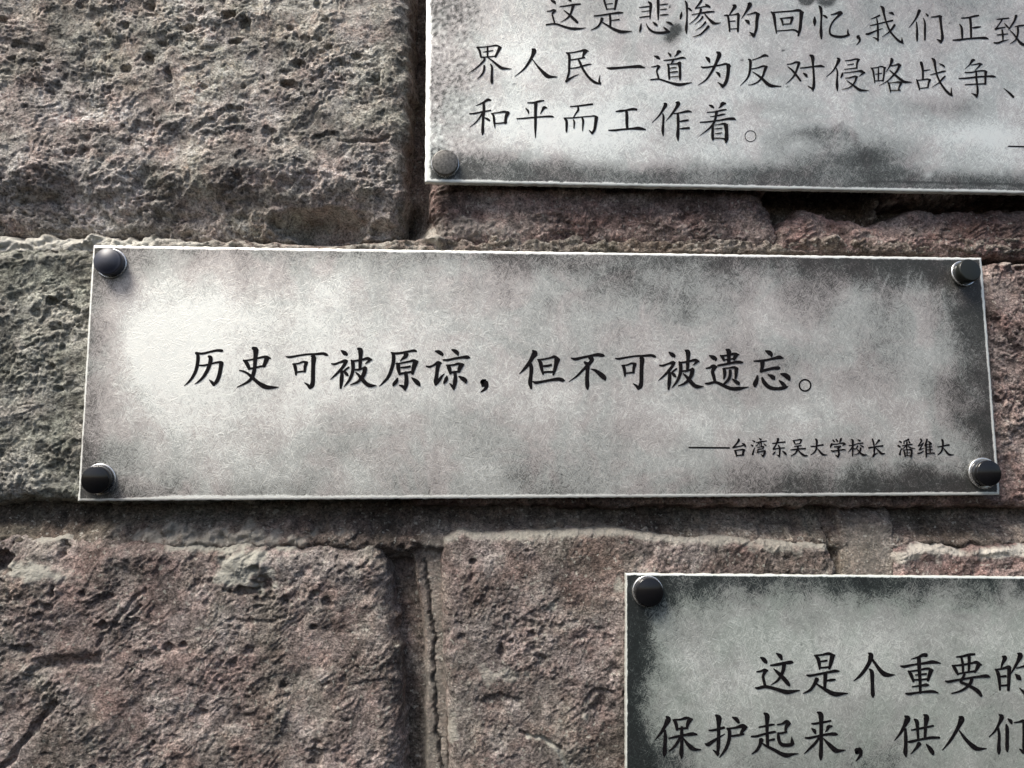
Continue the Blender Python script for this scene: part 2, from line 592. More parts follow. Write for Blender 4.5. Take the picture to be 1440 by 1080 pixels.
def feat_d(X, Z, u, v, h, cr, gr):
    # a scar runs down to the right of the plaque: bright sharp ridge
    e = (v - 440) - (u - 1385) * 1.35 + 6 * fbm(u * .05, v * .05, 3, 71)
    h = h + 0.0035 * sstep(-6, 6, -e) * (1 - sstep(0, 120, -e)) * sstep(1380, 1392, u)
    h = h + 0.002 * (1 - sstep(0, 6, np.abs(v - 372)))
    return h, np.maximum(cr, 0.4 * (1 - sstep(2, 7, np.abs(v - 368 + 3 * fbm(u * .05, v * .05, 2, 9))))), gr


def feat_e(X, Z, u, v, h, cr, gr):
    h = pits(u, v, h, [(145, 878, 12, 8, 3.2), (166, 877, 9, 5, 2.6), (240, 910, 10, 8, 3), (260, 906, 8, 5, 2),
                       (441, 882, 6, 5, 2.6), (459, 846, 9, 8, 2.2), (77, 832, 6, 9, 2.4), (90, 772, 8, 14, 3.2),
                       (30, 912, 26, 8, 3), (70, 855, 9, 7, 2), (400, 963, 7, 5, 2), (118, 835, 5, 4, 1.6),
                       (290, 1000, 8, 6, 1.6), (484, 955, 7, 7, 1.6), (445, 1058, 12, 20, 2.6), (372, 822, 16, 16, 3),
                       (345, 832, 26, 8, 3.0), (4, 790, 18, 26, 6), (350, 1010, 30, 14, 1.2), (360, 800, 8, 5, 2)], 23)
    # scoop with a sharp lower lip
    lip = (v - 938) + 5 * fbm(u * .05, v * .05, 3, 29) - 0.10 * (100 - u) * (u < 100) + 0.10 * (u - 100) * (u > 100)
    m = sstep(40, 60, u) * (1 - sstep(135, 150, u))
    h = h - 0.0035 * m * sstep(-24, -3, lip) * (1 - sstep(-2, 2, lip))
    h = groove(u, v, h, [(-20, 1105), (12, 1072), (40, 1035), (80, 988)], 7, 2.6, 25)
    h = groove(u, v, h, [(140, 905), (180, 855), (205, 830)], 4, 1.2, 26)
    h = groove(u, v, h, [(318, 870), (360, 874), (405, 868), (405, 840)], 4, 0.9, 27)
    h = bump_at(u, v, h, [(345, 775, 70, 35, 2.5), (190, 775, 70, 30, 2.0), (500, 800, 60, 30, 1.2), (60, 815, 50, 40, 1.5)], 28)
    cr = np.maximum(cr, 0.95 * blob(u, v, 345, 800, 50, 38, 41))
    cr = np.maximum(cr, 0.8 * blob(u, v, 300, 766, 90, 14, 42))
    cr = np.maximum(cr, 0.55 * blob(u, v, 75, 757, 40, 7, 43))
    cr = np.maximum(cr, 0.85 * blob(u, v, 45, 803, 60, 18, 44))
    cr = np.maximum(cr, 0.75 * blob(u, v, 405, 768, 34, 9, 45))
    return h, cr, gr


def feat_f(X, Z, u, v, h, cr, gr):
    h = pits(u, v, h, [(747, 891, 8, 6, 2.2), (667, 790, 6, 5, 1.8), (740, 774, 6, 4, 1.6), (650, 895, 7, 7, 1.8),
                       (705, 915, 6, 16, 1.6), (760, 925, 9, 12, 2), (663, 810, 6, 14, 1.2), (845, 985, 20, 26, 2.2),
                       (700, 985, 30, 14, 1.4), (860, 940, 12, 10, 1.6)], 33)
    h = groove(u, v, h, [(735, 1032), (760, 1034), (790, 1055), (800, 1085)], 4, 1.6, 34)
    edge = v - np.interp(u, [618, 650, 690, 760, 850, 880, 930, 1060, 1120, 1170], [757, 743, 748, 746, 741, 742, 752, 755, 760, 763])
    cr = np.maximum(cr, 0.55 * (1 - sstep(3, 10, np.abs(edge - 5 + 4 * fbm(u * .05, v * .05, 3, 9)))))  # top edge: pale crust plus the sunlit catch, both put into the colour
    cr = np.maximum(cr, 0.6 * blob(u, v, 778, 852, 11, 9, 51, 0.8))
    cr = np.maximum(cr, 0.75 * blob(u, v, 868, 823, 12, 12, 52, 0.9))
    cr = np.maximum(cr, 0.6 * blob(u, v, 822, 1008, 13, 7, 53, 0.9))
    cr = np.maximum(cr, 0.75 * (1 - sstep(1, 5, line_dist(u, v, [(742, 1034), (765, 1036), (788, 1058), (798, 1082)]) + 2 * fbm(u * .1, v * .1, 2, 3))))
    cr = np.maximum(cr, 0.55 * blob(u, v, 634, 1030, 9, 30, 54, 0.9))
    cr = np.maximum(cr, 0.5 * blob(u, v, 700, 950, 30, 14, 55, 0.9))
    cr = np.maximum(cr, 0.5 * blob(u, v, 1100, 770, 40, 10, 56, 0.7))
    return h, cr, gr


def feat_g(X, Z, u, v, h, cr, gr):
    h = bump_at(u, v, h, [(1300, 775, 40, 14, 2.2), (1400, 772, 60, 10, 2.2)], 61)
    cr = np.maximum(cr, 0.8 * blob(u, v, 1300, 772, 60, 17, 62, 0.9))
    cr = np.maximum(cr, 1.0 * blob(u, v, 1410, 776, 80, 10, 63, 0.6))
    return h, cr, gr


A_REL = (14, 0.7, 0.0022, 0.0010, 0.00031, 0.00014, 0.0015)
stone([(-95, -95), (574, -95), (577, 60), (573, 180), (568, 260), (560, 330), (380, 336), (200, 332), (80, 328), (-95, 333)],
      M_STONE_A, 11, -0.0035, 0.0085, A_REL, feat_a)
stone([(-95, 349), (60, 348), (300, 354), (560, 358), (556, 704), (300, 706), (-95, 702)],
      M_STONE_B, 22, -0.0045, 0.007, (25, 0.7, 0.0016, 0.0011, 0.0005, 0.0002, 0.0013), feat_b)
stone([(612, -95), (1112, -95), (1116, 120), (1108, 230), (1078, 272), (1092, 310), (1110, 352), (900, 350), (620, 350), (606, 300), (610, 150)],
      M_STONE_C, 33, -0.0062, 0.010, (5, 0.6, 0.0010, 0.0010, 0.0006, 0.0002, 0.0010), feat_c)
stone([(1092, 320), (1130, 292), (1160, 297), (1190, 308), (1222, 314), (1262, 303), (1300, 292), (1380, 296), (1540, 294), (1540, 364), (1092, 358)],
      M_STONE_C, 37, -0.0065, 0.006, (15, 0.6, 0.0008, 0.0013, 0.0006, 0.0002, 0.0010), feat_c)
stone([(1248, -95), (1540, -95), (1540, 280), (1400, 284), (1250, 282)],
      M_STONE_C, 39, -0.0080, 0.006, (5, 0.6, 0.0008, 0.0010, 0.0006, 0.0002, 0.0010), feat_c)
stone([(580, 366), (1540, 370), (1540, 712), (900, 712), (580, 708)],
      M_STONE_C, 44, -0.0060, 0.006, (-50, 0.6, 0.0012, 0.0012, 0.0005, 0.0002, 0.0012), feat_d)
stone([(-95, 764), (30, 756), (150, 756), (330, 768), (430, 768), (530, 766), (550, 800), (560, 900), (566, 1000), (570, 1175), (-95, 1175)],
      M_STONE_E, 55, -0.0045, 0.010, (42, 0.55, 0.0020, 0.0008, 0.00029, 0.00013, 0.0013), feat_e)
stone([(620, 800), (624, 756), (652, 744), (690, 749), (760, 747), (850, 742), (880, 743), (930, 753), (1060, 756), (1120, 760),
       (1164, 764), (1176, 790), (1188, 850), (1188, 1175), (634, 1175), (630, 1000), (624, 900)],
      M_STONE_E, 66, -0.0048, 0.0055, (55, 0.6, 0.0010, 0.00055, 0.00028, 0.00013, 0.0009), feat_f, 0.0008)
stone([(1256, 772), (1290, 760), (1350, 770), (1400, 764), (1540, 762), (1540, 1175), (1262, 1175)],
      M_STONE_C, 77, -0.0052, 0.007, (45, 0.6, 0.0008, 0.0009, 0.0006, 0.0002, 0.0010), feat_g)


def mortar_fn(X, Z, u, v):
    h = np.full(X.shape, -0.021)
    n = fbm(u * .02, v * .02, 3, 81)
    # light ledge of the upper joint
    nb = fbm(u * .05, v * .05, 3, 84)
    m = sstep(320, 340, v + 5 * n + 5 * nb) * (1 - sstep(354, 366, v))
    m = m * (1 - 0.9 * blob(u, v, 455, 308, 90, 30, 88, 0.3))
    h = h - 0.015 * (1 - sstep(0.8, 1.3, np.hypot((u - 460) / 130, (v - 300) / 38))) * (1 - sstep(560, 640, u))
    h = h + 0.0135 * m + 0.0012 * m * fbm(X * 120, Z * 220, 3, 85, 0.6, ridged=True)
    # crusty lump where the joints meet
    h = bump_at(u, v, h, [(612, 325, 26, 30, 8), (1170, 320, 60, 32, 8), (1236, 285, 12, 36, 13), (1130, 300, 22, 16, 4)], 82)
    # lower joint: brown, rising towards the stones below it; upright joints run into it
    edge = v + 7 * nb
    hz = -0.0195 + 0.0115 * sstep(712, 768, edge)
    hz = np.where(v > 690, hz, -0.021) - 0.012 * sstep(762, 800, edge)
    lx = np.interp(v, [760, 860, 930, 1000, 1100], [575, 590, 598, 596, 598])
    vt = -0.023 + 0.0105 * sstep(-4, 4, u - lx + 2 * n) * (1 - sstep(628, 644, u)) * sstep(690, 740, edge)
    vt2 = -0.021 + 0.0125 * sstep(1172, 1190, u) * (1 - sstep(1258, 1276, u)) * sstep(690, 740, edge)
    h = np.where(v > 690, np.maximum(np.maximum(hz, vt), vt2), h)
    h = bump_at(u, v, h, [(300, 742, 190, 18, 3.0), (480, 735, 60, 16, 2.0)], 83)
    h = h - 0.004 * sstep(560, 580, u) * (1 - sstep(596, 606, u)) * (1 - sstep(280, 310, v))
    smooth = sstep(588, 598, u) * (1 - sstep(630, 640, u)) * sstep(740, 780, v)
    smooth = np.maximum(smooth, sstep(1185, 1200, u) * (1 - sstep(1250, 1262, u)) * sstep(700, 760, v))
    r = relief(X, Z, 91, 10, 0.8, 0.0006, 0.0009, 0.0006, 0.0002, 0.0009)
    h = h + r * (1 - 0.85 * smooth)
    crack = [(597, 790), (599, 815), (604, 838), (603, 860), (609, 884), (612, 905), (609, 922), (611, 945), (608, 962), (613, 976), (611, 1000), (615, 1018), (612, 1036), (618, 1050), (617, 1066), (623, 1090)]
    h = h - 0.0028 * (1 - sstep(1.0, 2.8, line_dist(u + 2.2 * fbm(u * .05, v * .16, 3, 3), v, crack))) * smooth
    h = h - 0.004 * (1 - sstep(1.5, 4.5, line_dist(u + 2 * fbm(u * .1, v * .1, 2, 4), v, [(1168, 745), (1174, 775), (1180, 800), (1184, 820)])))
    cr = 1.0 * (1 - sstep(8, 15, np.abs(v - 342 + 4 * n))) * (1 - sstep(200, 330, u + 60 * n))
    cr = np.maximum(cr, 0.45 * (1 - sstep(6, 14, np.abs(v - 342 + 4 * n))) * (1 - sstep(540, 640, u)) * sstep(-.2, .3, fbm(u * .07, v * .1, 3, 12)))
    cr = np.maximum(cr, 0.45 * blob(u, v, 300, 755, 140, 20, 72, 0.8))
    cr = np.maximum(cr, 0.5 * blob(u, v, 612, 330, 30, 22, 73, 0.8))
    cr = np.maximum(cr, 0.16 * smooth)
    return h, cr, np.zeros(X.shape)


c0, c1 = at(-95, 1175, -0.02), at(1540, -95, -0.02)
mo = heightfield('mortar', M_MORTAR, c0[0] - 0.01, c1[0] + 0.01, c0[2] - 0.005, c1[2] + 0.03, mortar_fn, -0.05, 0.00075)

# ------------------------------------------------------------------ plaques
def axis_lines(L, step=0.0008):
    e = [0, 0.0003, 0.0006, 0.0009, 0.0012, 0.0016, 0.002, 0.0025, 0.003]
    n = int((L - 0.006) / step)
    mid = np.linspace(0.003, L - 0.003, n)[1:-1]
    return np.concatenate([e, mid, [L - q for q in e[::-1]]]) - L / 2


def panel(p, mat, patina_glare, root_):
    xs, zs = axis_lines(p.W), axis_lines(p.H)
    X, Z = np.meshgrid(xs, zs)
    d = np.minimum(p.W / 2 - np.abs(X), p.H / 2 - np.abs(Z))
    Y = 0.00022 * (1 - sstep(0, 0.0009, d)) ** 1.5
    P = p.world(X, Z)
    u, v = pix(P[..., 0], P[..., 2], p.h)
    pa = patina_glare(X, Z, u, v)
    nz, nx = X.shape
    # slightly ragged cut edge
    rag = 0.00022 * fbm(X * 300, Z * 300, 3, 5)
    Xr = X + np.where(np.abs(X) > p.W / 2 - 0.0002, rag * np.sign(X), 0)
    Zr = Z + np.where(np.abs(Z) > p.H / 2 - 0.0002, rag * np.sign(Z), 0)
    V = np.stack([Xr, Y, Zr], -1).reshape(-1, 3)
    idx = np.arange(nx * nz).reshape(nz, nx)
    F = np.stack([idx[:-1, :-1], idx[:-1, 1:], idx[1:, 1:], idx[1:, :-1]], -1).reshape(-1, 4)
    loop = np.concatenate([idx[0, :], idx[1:, -1], idx[-1, -2::-1], idx[-2:0:-1, 0]])
    B = V[loop].copy()
    B[:, 1] = TH
    b0 = len(V)
    V = np.concatenate([V, B])
    n = len(loop)
    k = np.arange(n)
    S1 = np.stack([loop[k], b0 + k, b0 + (k + 1) % n, loop[(k + 1) % n]], -1)
    faces = [tuple(f) for f in np.concatenate([F, S1])] + [tuple(int(q) for q in (b0 + k)[::1])]
    me = bpy.data.meshes.new('panel')
    me.from_pydata(V.tolist(), [], [[int(i) for i in f] for f in faces])
    at_ = me.attributes.new('patina_glare', 'FLOAT', 'POINT')
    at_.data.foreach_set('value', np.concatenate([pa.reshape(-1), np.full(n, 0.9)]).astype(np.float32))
    me.polygons.foreach_set('use_smooth', [True] * len(F) + [False] * (len(faces) - len(F)))
    me.materials.append(mat)
    me.update()
    return link(bpy.data.objects.new('panel', me), root_)


def rimmed(p, X, Z, pa, l, r, t, b, amp=0.5, seed=0):
    """bare bright metal along the cut edges: widths in mm"""
    n = fbm(X * 420, Z * 420, 3, seed + 7)
    n2 = fbm(X * 60, Z * 60, 3, seed + 8)
    out = pa
    for dist, wd in ((p.W / 2 + X, l), (p.W / 2 - X, r), (p.H / 2 - Z, t), (p.H / 2 + Z, b)):
        ww = wd * 0.001 * (1 + amp * n * 0.5 + 0.18 * n2)
        out = np.maximum(out, 1.15 * (1 - sstep(ww * 0.75, ww * 1.15, dist)))
    return out


def edges(p, X, Z):
    s = 1000 / 0.33
    return (p.W / 2 + X) * s, (p.W / 2 - X) * s, (p.H / 2 - Z) * s, (p.H / 2 + Z) * s


def gb(u, v, cu, cv, ru, rv):
    return np.exp(-((u - cu) / ru) ** 2 - ((v - cv) / rv) ** 2)


def patina_glare_m(X, Z, u, v):
    dl, dr, dt, db = edges(PM, X, Z)
    n = fbm(X * 55, Z * 55, 4, 3)
    n2 = fbm(X * 25, Z * 30, 3, 9)
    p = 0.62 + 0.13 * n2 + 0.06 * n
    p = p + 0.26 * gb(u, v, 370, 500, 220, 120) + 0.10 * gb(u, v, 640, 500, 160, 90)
    p = p + 0.46 * gb(u, v, 222, 472, 74, 84) + 0.14 * gb(u, v, 250, 560, 80, 90) + 0.10 * gb(u, v, 470, 400, 90, 40)  # bright glare at the left end, painted into the metal's tone
    p = p - 0.30 * (1 - sstep(10, 92, dl + 14 * n)) - 0.10 * (1 - sstep(0, 40, dl))
    p = p - (0.16 + 0.16 * sstep(850, 1150, u)) * (1 - sstep(-5, 110, dt + 14 * n))
    p = p - 0.20 * (1 - sstep(-5, 42, dt + 10 * n))
    p = p - 0.22 * (1 - sstep(0, 130, dr + 16 * n)) - 0.24 * (1 - sstep(0, 62, dr + 12 * n))
    p = p - 0.13 * sstep(820, 1330, u) * (1 - 0.9 * gb(u, v, 1190, 600, 190, 60))
    p = p - 0.16 * (1 - sstep(0, 46, db + 10 * n)) - 0.34 * sstep(930, 1280, u) * (1 - sstep(0, 66, db + 12 * n))
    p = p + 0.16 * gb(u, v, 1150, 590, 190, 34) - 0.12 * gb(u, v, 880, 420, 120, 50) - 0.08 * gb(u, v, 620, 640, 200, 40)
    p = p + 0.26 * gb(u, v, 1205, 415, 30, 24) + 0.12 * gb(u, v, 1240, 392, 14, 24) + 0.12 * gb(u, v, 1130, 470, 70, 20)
    # water marks running down
    rn = fbm(X * 190, Z * 9, 3, 57)
    p = p - 0.022 * sstep(0.1, 0.6, rn)
    p = p - 0.12 * gb(u, v, 130, 690, 70, 26)
    for (a, b, c, e, wd) in ((1278, 395, 1270, 420, 3), (1326, 405, 1320, 420, 2.6), (1250, 385, 1236, 420, 3), (1297, 380, 1292, 400, 2)):
        p = p + 0.16 * (1 - sstep(0, wd, line_dist(u, v, [(a, b), (c, e)])))
    bw = np.interp(u, [100, 170, 260, 500, 900, 1400], [0.9, 1.1, 2.4, 2.0, 1.6, 1.4])
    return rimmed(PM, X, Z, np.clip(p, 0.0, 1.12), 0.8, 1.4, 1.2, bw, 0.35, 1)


def patina_smudge_u(X, Z, u, v):
    dl, dr, dt, db = edges(PU, X, Z)
    n = fbm(X * 60, Z * 60, 4, 23)
    f = fbm(X * 500, Z * 500, 3, 25)
    n2 = fbm(X * 22, Z * 30, 3, 29)
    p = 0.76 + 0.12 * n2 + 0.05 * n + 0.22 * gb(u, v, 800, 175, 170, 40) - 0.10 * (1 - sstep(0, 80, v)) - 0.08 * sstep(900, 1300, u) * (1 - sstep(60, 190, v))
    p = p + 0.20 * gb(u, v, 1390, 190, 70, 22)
    p = p + (-0.30 + 0.42 * f) * (1 - sstep(14, 125, dl + 22 * n))
    band = 42 + 7 * np.sin(u * 0.012) + 10 * n
    p = p - 0.56 * (1 - sstep(0.45, 1.25, db / band))
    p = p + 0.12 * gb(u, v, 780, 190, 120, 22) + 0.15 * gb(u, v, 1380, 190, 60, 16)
    p = p - 0.45 * gb(u, v + 12 * n, 1150, 190, 48, 12) - 0.42 * gb(u, v + 12 * n, 1215, 208, 62, 20) - 0.3 * gb(u, v, 1190, 222, 110, 14)
    p = p - 0.25 * gb(u, v, 1320, 150, 60, 14) * (1 + n) - 0.2 * gb(u, v, 1080, 150, 40, 10)
    for (a, b, r) in ((948, 46, 10), (940, 54, 9), (952, 40, 8)):  # soft round smudges, darkened in the tone
        p = p - 0.55 * gb(u, v, a, b, r, r)
    p = p - 0.62 * (1 - sstep(10, 15, np.hypot(u - 1134, v + 4))) - 0.55 * (1 - sstep(11, 19, np.hypot(u - 1162, v + 5)))
    for (a, b, r) in ((723, 118.5, 1.6), (1043.5, 85, 1.6), (1101, 71, 1.8), (1055, 50, 1.6), (942, 10, 1.8), (1335.5, 32, 1.4), (1108, 122, 1.4)):
        p = p - 0.6 * (1 - sstep(r * 0.7, r * 1.4, np.hypot(u - a, v - b)))
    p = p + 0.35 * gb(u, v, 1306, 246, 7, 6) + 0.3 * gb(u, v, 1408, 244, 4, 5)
    p = p - 0.25 * (1 - sstep(1, 2.5, np.abs(db - 13 - 2 * n))) * sstep(1210, 1230, u)
    return rimmed(PU, X, Z, np.clip(p, 0.0, 1.1), 2.6, 1.6, 1.6, 1.5, 0.5, 2)


def patina_l(X, Z, u, v):
    dl, dr, dt, db = edges(PL, X, Z)
    n = fbm(X * 60, Z * 60, 4, 43)
    n2 = fbm(X * 26, Z * 26, 3, 49)
    p = 0.72 + 0.12 * n2 + 0.05 * n + 0.10 * gb(u, v, 1150, 900, 200, 60)
    p = p - 0.40 * (1 - sstep(0, 105, dl + 18 * n)) - 0.30 * (1 - sstep(0, 45, dl + 10 * n))
    p = p - 0.28 * (1 - sstep(0, 115, dt + 18 * n)) - 0.30 * (1 - sstep(0, 50, dt + 10 * n))
    p = p - 0.35 * gb(u, v, 890, 1075, 60, 60) - 0.18 * sstep(960, 1090, v)
    p = p - 0.2 * gb(u, v, 895, 850, 40, 40)
    p = p - 0.4 * (1 - sstep(1, 2.4, np.hypot(u - 1127, v - 907)))
    return rimmed(PL, X, Z, np.clip(p, 0.0, 1.0), 0.55, 1.5, 0.75, 1.6, 0.6, 3)


def lathe(name, prof, mat, loc, parent, seg=48, wob=0.0):
    """prof: (radius, height out of the plaque); closed at the last point"""
    V, F = [], []
    for r, y in prof:
        for s in range(seg):
            a = 2 * math.pi * s / seg
            rr = r * (1 + wob * math.sin(3 * a + 1) * 0.5)
            V.append((rr * math.cos(a), -y, rr * math.sin(a)))
    for i in range(len(prof) - 1):
        for s in range(seg):
            t = (s + 1) % seg
            F.append((i * seg + s, i * seg + t, (i + 1) * seg + t, (i + 1) * seg + s)[::-1])
    F.append(tuple(range((len(prof) - 1) * seg, len(prof) * seg))[::-1])
    o = mesh_obj(name, V, F, mat, parent, True)
    o.location = loc
    bm = bmesh.new()
    bm.from_mesh(o.data)
    bmesh.ops.recalc_face_normals(bm, faces=bm.faces)
    bm.to_mesh(o.data)
    bm.free()
    return o


def bolt(p, root_, lx, lz, mat, r=0.0060, H=0.0052, dome=0.0009, tilt=(0, 0), flange=0.0008, fr=1.13):
    mm = []
    prof = [(r * 0.97, 0.0), (r * 0.985, flange), (r, flange + 0.0002), (r, H - 0.0010)]
    for k in range(1, 6):
        a = k / 5 * math.pi / 2
        prof.append((r - 0.0006 * (1 - math.cos(a)), H - 0.0010 + 0.0007 * math.sin(a)))
    for k in range(1, 7):
        t = k / 7
        prof.append(((r - 0.0006) * (1 - t), H - 0.0003 + dome * (1 - (1 - t) ** 2)))
    b = lathe('bolt', prof, mat, (lx, 0, lz), root_)
    b.rotation_euler = (math.radians(tilt[0]), 0, math.radians(tilt[1]))
    wr = [(r * 0.9, 0.0001), (r * fr, 0.0001), (r * (fr + 0.01), flange * 0.5), (r * fr, flange * 0.9), (r * (fr - 0.06), flange * 1.05), (r * 0.99, flange * 0.8), (r * 0.9, flange * 0.75)]
    lathe('washer', wr, M_RIM, (0, 0, 0), b)
    return b


